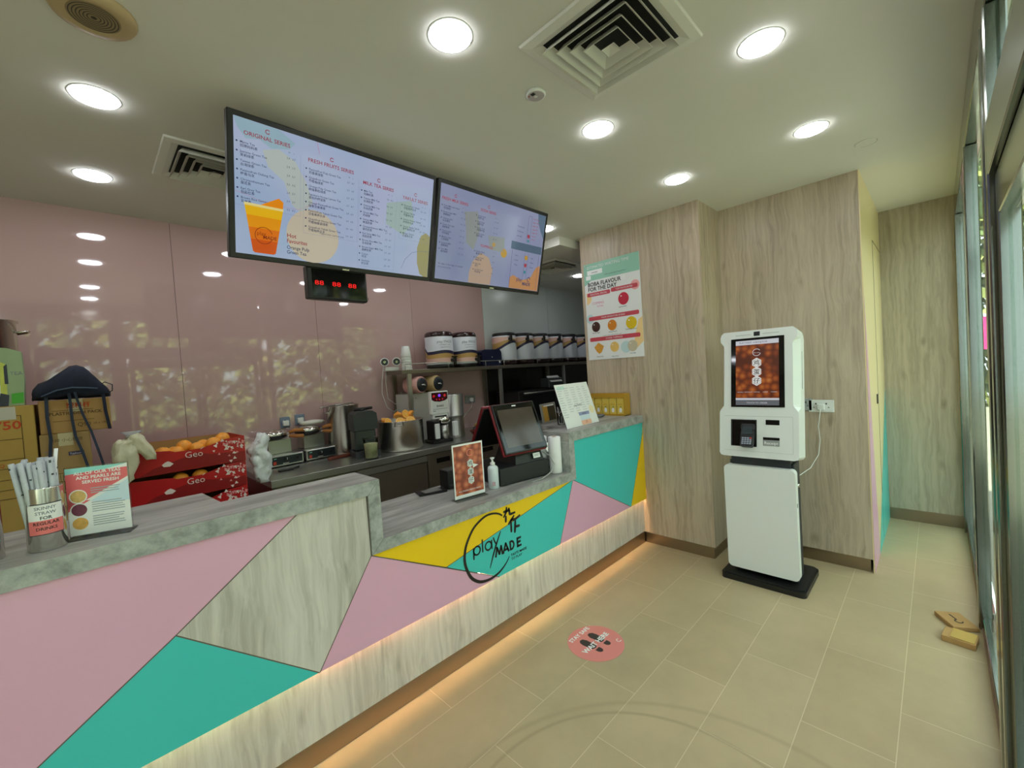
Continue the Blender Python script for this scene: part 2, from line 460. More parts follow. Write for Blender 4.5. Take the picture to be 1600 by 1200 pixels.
# back wall: substrate + glossy pink glass sheets with open joints, white panels to the right
b = B().m(SEAM).box(-1.8, 5.65, YB+0.012, YB+0.11, 0, ZC)
xs = [-1.8, -0.45, 0.474, 1.4, 2.325, 3.262]
b.m(PINKG)
for a, c in zip(xs[:-1], xs[1:]): b.box(a+0.0012, c-0.0012, YB, YB+0.012, 0, ZC)
b.m(WHITEW)
for a, c in ((3.262, 4.416), (4.416, 5.65)): b.box(a+0.003, c-0.003, YB, YB+0.012, 1.62, 2.585)
b.m(DARKW)
for a, c in ((3.262, 4.416), (4.416, 5.65)): b.box(a+0.002, c-0.002, YB, YB+0.012, 0, 1.62)
struct(b, 'wall_back')
struct(B().m(WOODF).box(-1.9, -1.8, YG-0.1, YB+0.1, 0, ZC), 'wall_left')  # unseen; placed to contain light, wood finish chosen to darken frame reflections
struct(B().m(WHITEW).box(5.6, 5.7, YL, YB+0.1, 0, ZC), 'wall_kitchen')
struct(B().m(WOOD).box(XE, XR, YW, YL, 0.09, ZC), 'wall_end')
struct(B().m(KICK).box(XE+0.012, XR, YW+0.012, YL-0.01, 0, 0.09), 'baseboard_end')
# recess wall block with coloured side return
b = B().m(WOOD).box(XR, XF-0.001, YR+0.006, YW-0.001, 0.09, ZC)
b.m(WHITEW).box(XR+0.001, 5.6, YW, YL, 0, ZC)
struct(b, 'wall_recess')
struct(B().m(KICK).box(XR+0.012, XF-0.001, YR+0.02, YW-0.002, 0, 0.0895), 'baseboard_recess')
YELGLARE = mat('glare_paled_yellow_laminate', (238, 218, 168), 0.3, var=0.01)  # yellow laminate with its grazing glare put into the pale colour
b = B().m(YELGLARE).prism([(XR, 0.0), (XF-0.002, 0.0), (XF-0.002, ZC), (XR, ZC)], YR, YR+0.006)
b.m(PINKP).poly([(XR, 0), (4.0, 0), (XR+0.001, 1.9)], YR-0.001)
b.m(TEALP).poly([(4.0, 0), (XF-0.003, 0), (XF-0.003, 1.15), (4.0, 0.02)], YR-0.001)
b.m(SEAM)
b.box(4.30, 4.304, YR-0.0015, YR, 0.03, 2.32).box(4.304, XF-0.01, YR-0.0015, YR, 2.316, 2.32)
b.m(SEAM).box(4.18, 4.24, YR-0.006, YR, 1.08, 1.15)
struct(b, 'door_1')
struct(B().m(WOODF).box(XF, XF+0.12, YG-0.06, YR+0.005, 0.1, ZC), 'wall_far')
struct(B().m(KICK).box(XF+0.003, XF+0.12, YG-0.06, YR+0.005, 0, 0.0995), 'baseboard_far')

# ------------------------------------------------------------------ shopfront (glass wall on the right)
def glass_pane(n, x0, x1, z0, z1, y=YG-0.03):
    struct(B().m(GLASS).box(x0, x1, y, y+0.008, z0, z1), 'window_%d' % n)
b = B().m(FRAME)
b.box(-1.8, XF-0.001, YG-0.06, YG, 2.485, ZC-0.001, 0.003)                 # head
for x0, x1 in ((4.80, XF-0.001), (3.2, 3.27), (2.06, 2.13), (1.93, 1.985)): b.box(x0, x1, YG-0.045, YG+0.004, 0, 2.484, 0.004)
for x0, x1 in ((-0.42, -0.36), (0.25, 0.40)): b.box(x0, x1, YG-0.07, YG, 0, 2.484, 0.004)
b.box(-1.8, 1.93, YG-0.08, YG+0.004, 1.99, 2.14, 0.003)                     # transom beam over the doors
b.box(2.13, 3.2, YG-0.06, YG-0.01, 0.0, 0.07, 0.003); b.box(3.27, 4.8, YG-0.06, YG-0.01, 0.0, 0.07, 0.003)
b.box(-1.8, 1.93, YG-0.09, YG-0.06, 0, 0.02)
struct(b, 'trim_2')
glass_pane(1, 3.27, 4.80, 0.07, 2.484); glass_pane(2, 2.13, 3.2, 0.07, 2.484); glass_pane(3, 0.40, 1.93, 2.14, 2.484)
glass_pane(4, -0.36, 0.25, 0.02, 1.99); glass_pane(5, -1.8, -0.42, 0.02, 1.99); glass_pane(6, -0.36, 0.25, 2.14, 2.484); glass_pane(7, -1.8, -0.42, 2.14, 2.484)
struct(B().m(mat('skirting_grout', (150, 122, 96), 0.8)).box(1.95, XF-0.001, YG-0.012, YG-0.0065, 0, 0.012), 'trim_3')
def door(n, x0, x1):
    f = B().m(FRAME)
    f.box(x0, x0+0.055, YG-0.055, YG-0.01, 0.012, 1.98, 0.003).box(x1-0.055, x1, YG-0.055, YG-0.01, 0.012, 1.98, 0.003)
    f.box(x0+0.055, x1-0.055, YG-0.055, YG-0.01, 1.86, 1.98, 0.003).box(x0+0.055, x1-0.055, YG-0.055, YG-0.01, 0.012, 0.11, 0.003)
    d = struct(f, 'door_%d' % n)
    B().m(GLASS).box(x0+0.055, x1-0.055, YG-0.036, YG-0.028, 0.11, 1.86).build('glass_pane', d)
    if n == 3: return
    h = B().m(STEELP); xh = x0+0.10
    h.tube([(xh, YG-0.02, 0.85), (xh, YG+0.035, 0.86), (xh, YG+0.035, 1.24), (xh, YG-0.02, 1.25)], 0.01, 10)
    h.build('door_handle', d)
door(2, 0.42, 1.16); door(3, 1.17, 1.91)

# outdoors
struct(B().m(mat('pavement', (150, 146, 134), 0.9, var=0.1)).box(-12, 16, -14, YG-0.095, -0.1, -0.02), 'floor_outside')
LEAF = [mat('leaf_yellow_green', (172, 176, 104), 0.6, var=0.3, vs_=3), mat('leaf_green', (104, 120, 74), 0.6, var=0.3, vs_=3), mat('leaf_dark', (52, 66, 44), 0.6, var=0.3, vs_=3)]
BARK = mat('bark', (92, 74, 56), 0.9, var=0.3, vs_=12)
def foliage(b, blobs, n, sz):
    for i in range(n):
        c, r = random.choice(blobs)
        d = Vector((random.gauss(0, 1), random.gauss(0, 1), random.gauss(0, 1))).normalized()*(random.random()**0.4)
        p = Vector(c)+Vector((d.x*r[0], d.y*r[1], d.z*r[2]))
        a = Vector((random.gauss(0, 1), random.gauss(0, 1), random.gauss(0, 1))).normalized(); e = a.orthogonal().normalized(); s_ = sz*random.uniform(.6, 1.3)
        f = a.cross(e)*0.55
        b.m(random.choice(LEAF))
        b.raw([tuple(p-e*s_), tuple(p-f*s_), tuple(p+e*s_), tuple(p+f*s_)], [(0, 1, 2, 3)])
hb = B(); foliage(hb, [((-9+1.2*k, -6.2+0.3*math.sin(k), 0.7), (1.0, 0.6, 0.75)) for k in range(20)], 9000, 0.11)
h = hb.build('hedge'); h['kind'] = 'stuff'; tag(h, 'low sunlit green hedge along the pavement outside the shopfront', 'hedge')
hb = B(); foliage(hb, [((-9+1.5*k, -11.2+0.4*math.sin(k*2), 0.6+1.2*j), (1.1, 0.6, 0.9)) for k in range(16) for j in range(5)]+[((15.0+0.4*math.sin(k*3), -10+1.4*k, 0.6+1.2*j), (.6, 1.1, .9)) for k in range(10) for j in range(5)], 24000, 0.22)
h = hb.build('shrubbery'); h['kind'] = 'stuff'; tag(h, 'tall dense shrubbery behind the trees outside the shopfront', 'shrubbery')
def tree(x, y, ht, lab, rad=1.4):
    rad *= 0.72
    t = thing('tree', lab, 'tree', (x, y, -0.02), 0, 'trees across the pavement outside')
    B().m(BARK).tube([(0, 0, 0), (0.05, 0, ht*.3), (-0.05, 0.05, ht*.6), (0.1, 0, ht*.85)], [0.16, 0.13, 0.1, 0.05], 10).build('trunk', t)
    c = B(); foliage(c, [((random.uniform(-.8, .8)*rad*.7, random.uniform(-.6, .6), ht*random.uniform(.5, 1)), (rad*.75, rad*.6, rad*.6)) for _ in range(8)], 3600, 0.12)
    c.build('foliage', t)
tree(-5.5, -7.6, 4.6, 'leafy tree outside, leftmost seen through the shopfront', 1.8); tree(-1.9, -7.9, 5.0, 'tall leafy tree outside opposite the shop doors', 2.0)
tree(2.6, -7.6, 4.8, 'leafy tree outside beyond the glass doors', 1.9); tree(6.8, -7.8, 5.2, 'leafy tree outside beyond the fixed glass panes', 2.0); tree(10.5, -3.2, 4.6, 'leafy tree outside to the right of the pink banner', 1.9)
t = thing('fabric_banner', 'magenta pink fabric banner outdoors beyond the glass wall', 'banner', (7.15, -0.72, -0.02), -PI/4)
PK = mat('magenta_fabric', (226, 24, 118), 0.7, var=0.05)
b = B().m(PK)
pts = [(-0.02*math.sin(k*1.3), 0.75-k*0.15) for k in range(13)]
for (xa, ya), (xb, yb) in zip(pts[:-1], pts[1:]):
    b.raw([(xa-.006, ya, 1.42), (xb-.006, yb, 1.42), (xb-.006, yb, 1.80), (xa-.006, ya, 1.80), (xa+.006, ya, 1.42), (xb+.006, yb, 1.42), (xb+.006, yb, 1.80), (xa+.006, ya, 1.80)],
          [(0, 1, 2, 3), (7, 6, 5, 4), (0, 4, 5, 1), (3, 2, 6, 7), (0, 3, 7, 4), (1, 5, 6, 2)])
b.build('cloth', t)
for yy in (0.77, -1.07): B().m(STEEL).cyl((0, yy, 0), 0.02, 1.85, 12).build('pole', t)

# ------------------------------------------------------------------ floor things
t = thing('floor_sticker', 'round pink STAY SAFE WAIT HERE sticker with black footprints on the floor', 'sticker', (1.862, 1.352, 0), 0)
SP = mat('salmon_vinyl', (222, 134, 126), 0.45, var=0.02)
FL = Matrix.Rotation(-PI/2, 4, 'X')     # x,z drawing -> floor: local z -> +y
b = B().m(SP).cyl((0, 0, 0.0002), 0.152, 0.0008, 48); b.build('vinyl_disc', t)
b = B().m(mat('print_charcoal', (52, 44, 42), 0.5, var=0)).at(FL)
def foot(cx, cz, mir):
    out = [(0, -0.018), (0.019, -0.012), (0.0235, 0.012), (0.027, 0.045), (0.022, 0.070), (0.006, 0.083), (-0.012, 0.078), (-0.021, 0.055), (-0.019, 0.02), (-0.016, -0.012)]
    heel = [(0.0, -0.062), (0.013, -0.056), (0.018, -0.044), (0.018, -0.026), (-0.016, -0.026), (-0.017, -0.044), (-0.012, -0.056)]
    for P in (out, heel):
        q = [(cx+x*mir, cz+z) for x, z in P]
        if mir < 0: q = q[::-1]
        b.poly(q, -0.0014)
foot(-0.036, -0.008, -1); foot(0.036, -0.008, 1)
b.build('footprints', t)
b = B().m(PAPER).at(FL)
b.text('STAY SAFE', 0, 0.096, 0.036, -0.0018, 'CENTER', 0.02); b.text('WAIT HERE', 0, -0.016, 0.042, -0.0018, 'CENTER', 0.03)
b.ring(0.095, -0.085, 0.010, 0.0135, -0.0018, 0.8, 5.5); b.build('lettering', t)

def carton_scrap(loc, rz, w_, d_, h_, lab, rx=0):
    t = thing('cardboard_piece', lab, 'cardboard', loc, rz); t.rotation_euler[0] = rx
    b = B().m(CARD).box(-w_/2, w_/2, -d_/2, d_/2, 0, h_, 0.002); b.build('board', t)
    return t
t = carton_scrap((3.20, -0.035, 0.001), 0.5, 0.15, 0.11, 0.022, 'flat brown cardboard piece with a black mark by the glass wall', 0.0)
b = B().m(INK).at(Matrix.Translation((0, 0, 0.0222)) @ FL).ring(-0.02, 0.0, 0.012, 0.018, -0.0006, 0, 4.6).stroke([(0.0, 0.0), (0.045, 0.004)], 0.006, -0.0006).build('print', t)
t = carton_scrap((3.015, -0.045, 0.001), -0.15, 0.11, 0.12, 0.03, 'small brown cardboard sleeve lying nearest the camera by the glass wall', 0.0)
B().m(CARD2).box(-0.05, 0.05, -0.055, 0.03, 0.031, 0.034).build('flap', t)

# ------------------------------------------------------------------ service counter
XL0 = -1.25
t = thing('service_counter', 'long service counter clad in pink teal yellow and wood panels', 'counter', (0, YC, 0))
def P(b, poly, y0, y1): return b.prism(poly, y0, y1)
# carcass (behind the panels), local y=0 is the panel front plane
b = B().m(mat('counter_inner_laminate', (190, 186, 176), .5, var=.02))
b.box(XL0, 0.816, 0.052, 0.225, 0.0, ZH-0.061); b.box(0.8165, 2.273, 0.052, 0.42, 0.0, ZL-0.0545); b.box(2.2735, XE-0.002, 0.052, 0.225, 0.0, ZH-0.061)
b.build('carcass', t)
def inset(poly, d):
    n = len(poly); out = []
    for i in range(n):
        p0, p1, p2 = Vector(poly[i-1]), Vector(poly[i]), Vector(poly[(i+1) % n])
        e1 = (p1-p0).normalized(); e2 = (p2-p1).normalized()
        n1 = Vector((-e1.y, e1.x)); n2 = Vector((-e2.y, e2.x)); bis = n1+n2
        k = d/max(0.25, (1+n1.dot(n2)))
        out.append(tuple(p1+bis*k))
    return out
ZT = ZH-0.060; ZTL = ZL-0.054; zb = ZLED
A_ = (0.815, 0.752); B_ = (0.571, zb); C_ = (0.15, 0.731); D_ = (0.535, ZT); G_ = (1.54, zb); F_ = (1.193, 0.5585)
H_ = (2.246, ZTL-0.001); I_ = (2.072, zb); J_ = (2.969, zb); K_ = (3.215, 0.93); Q_ = (-0.375, zb)
XP = XE-0.003
panels = [(PINKP, [(XL0, zb), Q_, C_, D_, (XL0, ZT)], 'large pink laminate panel'), (TEALP, [Q_, B_, C_], 'teal triangular panel'),
          (WOODC, [C_, B_, A_, (0.813, ZT), D_], 'wood grain panel'), (PINKP, [B_, G_, A_], 'pink triangular panel'),
          (YELP, [A_, F_, H_, (0.815, ZTL)], 'yellow wedge panel'), (TEALP, [F_, G_, I_, H_], 'teal panel under the round emblem'),
          (PINKP, [I_, J_, H_], 'pink triangle near the end wall'), (TEALP, [H_, J_, K_, (XP, ZT), (2.277, ZT), (2.277, 0.76)], 'large teal panel near the end wall'), (YELP, [J_, (XP, zb), (XP, 0.98), K_], 'narrow yellow sliver panel')]
for mt, poly, lab in panels:
    o = P(B().m(mt), inset(poly, 0.0018), 0.0, 0.012).build('front_panel', t); o['label'] = lab
P(B().m(SEAM), [(XL0, 0.448), (XP, 0.448), (XP, ZT), (2.277, ZT), (2.277, ZTL-0.002), (0.812, ZTL-0.002), (0.812, ZT), (XL0, ZT)], 0.0122, 0.0298).build('backing_board', t)
b = B().m(mat('panel_joint_brown', (104, 92, 82), .6, var=0))
for p, q in ((A_, B_), (B_, C_), (C_, D_), (C_, Q_), (A_, G_), (F_, H_), (H_, I_), (H_, J_), (J_, K_), (A_, (0.815, ZT)), (H_, (2.2745, ZT))):
    d = (Vector(q)-Vector(p)).normalized()*.002; b.stroke([tuple(Vector(p)+d), tuple(Vector(q)-d)], 0.0040, -0.0004)
b.build('panel_seam', t)
B().m(WOODC).box(XL0, XP, 0.030, 0.05, 0.097, 0.462).build('wood_band', t)
B().m(KICK).box(XL0, XP, 0.036, 0.05, 0.0, 0.096).build('kick_plate', t)
o = B().m(LEDM).box(XL0, XP, 0.0135, 0.0285, 0.441, 0.4475).build('led_strip', t); o['label'] = 'warm glowing light strip'
# emblem: open brush circle, script word, capitals, two ideographs
b = B().m(INK)
y_ = -0.0014
circ = [(1.588, .703), (1.562, .721), (1.521, .734), (1.474, .736), (1.428, .723), (1.381, .697), (1.346, .658), (1.321, .616), (1.309, .57), (1.31, .528), (1.325, .481), (1.348, .442), (1.384, .412), (1.421, .397), (1.472, .391), (1.526, .398), (1.571, .417), (1.604, .441), (1.622, .462)]
def brush(b, pts, wds, y):
    # smooth with Catmull-Rom then offset to a ribbon
    Q = []
    n = len(pts)
    for i in range(n-1):
        p0, p1, p2, p3 = [Vector(pts[max(0, min(n-1, k))]) for k in (i-1, i, i+1, i+2)]
        for k in range(5):
            u = k/5
            Q.append((0.5*((2*p1)+(p2-p0)*u+(2*p0-5*p1+4*p2-p3)*u*u+(3*p1-p0-3*p2+p3)*u**3), (i+u)/(n-1)))
    Q.append((Vector(pts[-1]), 1.0)); vs = []; fs = []
    for i, (p, u) in enumerate(Q):
        d = (Q[min(i+1, len(Q)-1)][0]-Q[max(i-1, 0)][0]).normalized(); nn = Vector((-d.y, d.x))
        k = u*(len(wds)-1); a = int(min(k, len(wds)-2)); hw = (wds[a]+(wds[a+1]-wds[a])*(k-a))/2
        l, r = p+nn*hw, p-nn*hw
        vs += [(l.x, y, l.y), (r.x, y, r.y)]
    for i in range(len(Q)-1): fs.append((2*i, 2*i+1, 2*i+3, 2*i+2))
    b.raw(vs, fs)
brush(b, circ, [.009, .011, .014, .016, .017, .016, .012, .004], y_)
for st, wd in (([(1.597, .719), (1.649, .719)], .011), ([(1.626, .742), (1.617, .711), (1.596, .689)], .010), ([(1.64, .733), (1.649, .695), (1.691, .694)], .011), ([(1.615, .695), (1.612, .657)], .011),
               ([(1.63, .64), (1.66, .662), (1.68, .680)], .011), ([(1.647, .660), (1.689, .655), (1.728, .668)], .011), ([(1.652, .65), (1.65, .589)], .011), ([(1.687, .648), (1.677, .578)], .012), ([(1.684, .612), (1.721, .608)], .011)):
    brush(b, [st[0]]+[tuple((Vector(st[0])*0.5+Vector(st[1])*0.5))]+st[1:], [wd*1.0, wd*1.35, wd*1.45, wd*.95], y_)
# p l a y
brush(b, [(1.3705, .594), (1.370, .565), (1.3685, .532)], [.009, .0095, .008], y_)
b.ring(1.3925, .5735, .0175, .0265, y_, 0, 2*PI, 30)
brush(b, [(1.432, .620), (1.432, .585), (1.431, .551)], [.009, .009, .009], y_)
b.ring(1.473, .5715, .0175, .0265, y_, 0, 2*PI, 30)
brush(b, [(1.498, .597), (1.498, .57), (1.498, .546)], [.008, .009, .008], y_)
brush(b, [(1.568, .622), (1.529, .558), (1.503, .51), (1.474, .448)], [.006, .012, .011, .004], y_)
brush(b, [(1.511, .605), (1.519, .582), (1.530, .562)], [.008, .0095, .008], y_)
# M A D E
for st in ([(1.521, .494), (1.533, .541)], [(1.533, .541), (1.549, .500)], [(1.549, .500), (1.564, .541)], [(1.564, .541), (1.572, .494)],
           [(1.578, .494), (1.600, .543)], [(1.600, .543), (1.620, .494)], [(1.588, .508), (1.612, .508)],
           [(1.635, .494), (1.635, .541)], [(1.693, .492), (1.693, .543)], [(1.693, .540), (1.720, .540)], [(1.693, .518), (1.716, .518)], [(1.693, .495), (1.721, .495)]):
    b.stroke(st, .0125, y_)
b.ring(1.640, .5175, .0170, .0290, y_, -PI/2, PI/2, 18)
b.text('TASTE MADE', 1.634, .4555, .0205, y_, bold=0.02, sx=1.1); b.text('TO PLAY', 1.635, .433, .0205, y_, bold=0.01, sx=1.1)
o = b.build('emblem', t); o['label'] = 'black circular brush emblem with play MADE lettering'

# stone worktop: high - low - high with mitred uprights
yf, yb = YC-0.008, 1.966
t = thing('stone_worktop', 'grey stone-look worktop stepping down to the till on the service counter', 'worktop', (0, 0, 0))
def seamed(b, *sg):
    b.m(SEAM)
    for x0, z0, x1, z1 in sg: b.stroke([(x0, z0), (x1, z1)], 0.0012, yf-0.0016)
b = B().m(STONE).slab([(XL0, yf), (0.872, yf), (0.872, yb), (0.338, yb), (0.318, 2.215), (XL0, 2.215)], ZH-0.06, ZH)
b.m(STONE2).box(XL0, 0.8719, yf-0.0012, yf, ZH-0.0599, ZH-.0001); seamed(b, (0.817, ZH-.06, 0.872, ZH)); b.build('upper_slab', t)
b = B().m(STONE).slab([(2.218, yf), (XE-0.002, yf), (XE-0.002, 2.23), (2.46, 2.23), (2.43, yb), (2.218, yb)], ZH-0.06, ZH)
b.m(STONE2).box(2.2181, XE-0.002, yf-0.0012, yf, ZH-0.0599, ZH-.0001); seamed(b, (2.273, ZH-.06, 2.218, ZH)); b.build('upper_slab', t)
b = B().m(STONE).box(0.8725, 2.2175, yf, 2.25, ZL-0.054, ZL)
b.m(STONE2).box(0.8725, 2.2175, yf-0.0012, yf, ZL-0.0539, ZL-.0001); b.build('lower_slab', t)
b = B().m(STONE2).box(0.817, 0.872, yf-.0012, yb, ZL-0.054, ZH-0.0605); seamed(b, (0.817, ZL-.054, 0.872, ZL)); b.build('upright', t)
b = B().m(STONE2).box(2.218, 2.273, yf-.0012, yb, ZL-0.054, ZH-0.0605); seamed(b, (2.273, ZL-.054, 2.218, ZL)); b.build('upright', t)

# ------------------------------------------------------------------ order kiosk
t = thing('order_kiosk', 'white self-order kiosk with portrait touchscreen standing on a black base', 'kiosk', (3.05, 0.845, 0), -PI/2)
b = B().m(BLACK).slab([(x, z+0.155) for x, z in rrect(0, 0, 0.49, 0.42, 0.03)], 0, 0.035); b.slab([(x, z+0.155) for x, z in rrect(0, 0, 0.47, 0.40, 0.03)], 0.035, 0.045); b.build('base', t)
b = B().m(mat('kiosk_dark_body', (44, 46, 50), 0.5))
b.box(-0.185, 0.19, 0.055, 0.20, 0.045, 0.80, 0.004).box(-0.17, 0.175, 0.04, 0.19, 0.76, 0.90); b.build('column', t)
b = B().m(WHITE).prism(rrect(0, 0.425, 0.415, 0.70, 0.028), -0.005, 0.05); 
d = b.build('door', t)
B().m(STEELP).cyl((0.191, 0.075, 0.665), 0.011, 0.02, 12, 'X').build('door_lock', d)
B().m(BLACK).box(0.2073, 0.2083, 0.012, 0.024, 0.54, 0.565).build('keyhole', d)
TL_ = Matrix.Translation((0, 0, 0.84)) @ Matrix.Rotation(math.radians(-8.5), 4, 'X') @ Matrix.Translation((0, 0, -0.84))
hd = [(-0.205, 0.835), (0.205, 0.835), (0.222, 0.84), (0.232, 0.855), (0.232, 1.125), (0.228, 1.14), (0.207, 1.17), (0.203, 1.185), (0.203, 1.575), (0.208, 1.59), (0.226, 1.612), (0.229, 1.64), (0.222, 1.665), (0.205, 1.68), (-0.205, 1.68), (-0.222, 1.665), (-0.229, 1.64), (-0.226, 1.612), (-0.208, 1.59), (-0.203, 1.575), (-0.203, 1.185), (-0.207, 1.17), (-0.228, 1.14), (-0.232, 1.125), (-0.232, 0.855), (-0.222, 0.84)]
hd = [(x, z) for x, z in hd]
b = B().m(WHITE).at(TL_)
full = [((0.2315 if x > 0 else -0.2315) if 1.125 < z < 1.63 else x, z) for x, z in hd]
n_ = len(hd)
b.raw([(x, 0.0, z) for x, z in hd]+[(x, 0.012, z) for x, z in hd]+[(x, 0.075, z) for x, z in full]+[(x, 0.165, z) for x, z in full],
      [tuple(range(n_)), tuple(reversed(range(3*n_, 4*n_)))]+[(k*n_+i, (k+1)*n_+i, (k+1)*n_+(i+1) % n_, k*n_+(i+1) % n_) for k in range(3) for i in range(n_)])
b.m(BLACKG).box(0.2314, 0.2322, 0.10, 0.107, 1.29, 1.40).box(0.2314, 0.2322, 0.102, 0.105, 1.40, 1.53)
b.m(mat('kiosk_seam', (170, 172, 168), 0.5, var=0)).stroke([(-0.20, 1.105), (0.20, 1.105)], 0.0015, -0.0005).stroke([(-0.20, 0.875), (0.20, 0.875)], 0.0012, -0.0005).stroke([(0.20, 0.875), (0.20, 1.105)], 0.0012, -0.0005)
b.m(mat('kiosk_vent_shade', (205, 208, 204), 0.5, var=0)).rect(-0.13, -0.035, 1.648, 1.655, -0.0005).rect(0.035, 0.13, 1.648, 1.655, -0.0005)
hh = b.build('head', t)
B().m(BLACK).at(TL_).box(-0.018, 0.018, -0.002, 0.0, 1.64, 1.668).build('camera', hh)
b = B().m(BLACKG).at(TL_).box(-0.158, 0.158, -0.004, 0.0, 1.165, 1.628, 0.001); scr = b.build('screen_bezel', t)
b = B().at(TL_)
WAF = photo_mat('waffle_picture_screen', [(206, 130, 62), (176, 92, 34), (134, 60, 22), (92, 40, 16)], 22, 0.5)
b.m(WAF).rect(-0.128, 0.128, 1.225, 1.582, -0.0045)
b.m(screen_mat('screen_white', (225, 228, 235))).rect(-0.128, 0.128, 1.582, 1.612, -0.0045).rect(-0.128, 0.128, 1.212, 1.225, -0.0045)
b.m(screen_mat('screen_grey', (110, 114, 118))).rect(-0.128, 0.128, 1.178, 1.212, -0.0045)
b.m(screen_mat('screen_ink', (70, 72, 90))).text('PLAY MADE  ordering kiosk', -0.105, 1.592, 0.016, -0.0055, sx=0.9)
b.m(screen_mat('screen_white', (225, 228, 235))).text('TOUCH TO ORDER', 0, 1.189, 0.014, -0.0055, 'CENTER')
b.ring(0.0, 1.528, 0.021, 0.0245, -0.0055, 0.6, 6.1).text('play made', 0, 1.524, 0.009, -0.0055, 'CENTER')
def hexes(b, cx, zs, r, whitem, inkm, y, sz):
    for ch, z in zip('鸡蛋仔', zs):
        b.m(whitem).poly([(cx+r*1.0*math.cos(PI/6+k*PI/3), z+r*1.08*math.sin(PI/6+k*PI/3)) for k in range(6)], y)
        b.m(inkm).ring(cx, z, r*0.80, r*0.86, y-0.0004, PI/6, 2*PI+PI/6, 6).text(ch, cx, z-sz*0.38, sz, y-0.0006, 'CENTER', 0.01)
hexes(b, 0.0, (1.459, 1.399, 1.339), 0.031, screen_mat('screen_bright', (245, 245, 240), 1.0), screen_mat('screen_black', (30, 26, 24)), -0.0055, 0.037)
b.m(screen_mat('screen_white', (225, 228, 235)))
for i, st in enumerate(('ORIGINAL', 'CHOCOLATE', 'MATCHA', 'CHEESE', 'PANDAN')): b.text(st, -0.1+0.05*i, 1.262, 0.0085, -0.0055, 'CENTER')
b.build('display', scr)
b = B().at(TL_).m(BLACKG).rect(-0.158, -0.002, 0.905, 1.082, -0.0006)
b.m(BLACK).box(-0.158, -0.150, -0.003, -0.0006, 0.905, 1.082).box(-0.010, -0.002, -0.003, -0.0006, 0.905, 1.082).box(-0.158, -0.002, -0.003, -0.0006, 1.076, 1.082); b.build('card_bay', t)
B().at(TL_).m(BLACKG).box(0.05, 0.128, -0.002, 0.0, 1.052, 1.084, 0.001).build('scanner_window', t)
b = B().at(TL_).m(BLACKG).box(0.034, 0.128, -0.002, 0.0, 0.955, 0.972, 0.001).m(mat('receipt_plate', (150, 152, 150), 0.4)).box(0.034, 0.128, -0.0025, 0.0, 0.918, 0.955, 0.001)
b.m(PAPER).text('Receipt', 0.081, 0.927, 0.026, -0.0030, 'CENTER', 0.01); b.build('receipt_slot', t)
t2 = thing('card_terminal', 'small black card reader with keypad held in the kiosk bay', 'card reader', (3.025, 0.895, 0.915), -PI/2, None, math.radians(-28))
b = B().m(BLACK).prism(rrect(0, 0.065, 0.078, 0.15, 0.014), -0.022, 0.006)
b.prism(rrect(0, 0.122, 0.084, 0.045, 0.014), -0.026, 0.002); b.build('body', t2)
B().m(mat('terminal_screen', (58, 66, 70), 0.1)).rect(-0.028, 0.028, 0.07, 0.125, -0.0264).build('screen', t2)
b = B(); kk = mat('terminal_keys', (150, 156, 170), 0.4); kr_ = mat('terminal_red_key', (200, 60, 50), 0.4); 
for i in range(4):
    for j in range(4):
        b.m(kr_ if (j == 3 and i == 0) else kk).box(-0.029+0.0155*j, -0.0175+0.0155*j, -0.0245, -0.022, 0.004+0.0125*(3-i), 0.013+0.0125*(3-i))
b.build('keypad', t2)

# wall sockets and cable near the kiosk
def socket(name, lab, loc, rz, n=2, plug=True, white=WHITE):
    t = thing(name, lab, 'socket', loc, rz)
    b = B().m(white).box(-0.043*n*.85, 0.043*n*.85, -0.009, 0, -0.043, 0.043, 0.003)
    b.m(SEAM)
    for i in range(n):
        cx = (i-(n-1)/2)*0.06; b.box(cx-.004, cx+.004, -0.0095, -0.009, 0.012, 0.022).box(cx-.016, cx-.009, -0.0095, -0.009, -0.012, -0.006).box(cx+.009, cx+.016, -0.0095, -0.009, -0.012, -0.006)
    b.build('face_plate', t)
    if plug: B().m(WHITE).box(-0.022, 0.022, -0.035, -0.0095, -0.026, 0.016, 0.004).build('plug', t)
    return t
socket('wall_socket', 'white double wall socket with plug right of the kiosk', (XR, 0.583, 1.118), -PI/2, 2)
socket('wall_socket', 'grey switch plate half hidden behind the kiosk head', (XR, 0.672, 1.128), -PI/2, 1, False, mat('grey_switch', (170, 172, 172), 0.4))
b = B().m(WHITE).tube([(XR-0.037, 0.583, 1.10), (XR-0.045, 0.585, 1.07), (XR-0.03, 0.60, 0.98), (XR-0.03, 0.593, 0.88), (XR-0.035, 0.605, 0.78), (XR-0.12, 0.64, 0.70), (3.27, 0.70, 0.66)], 0.0028, 6)
tag(b.build('power_cable'), 'thin white cable hanging from the wall socket to the kiosk', 'cable')

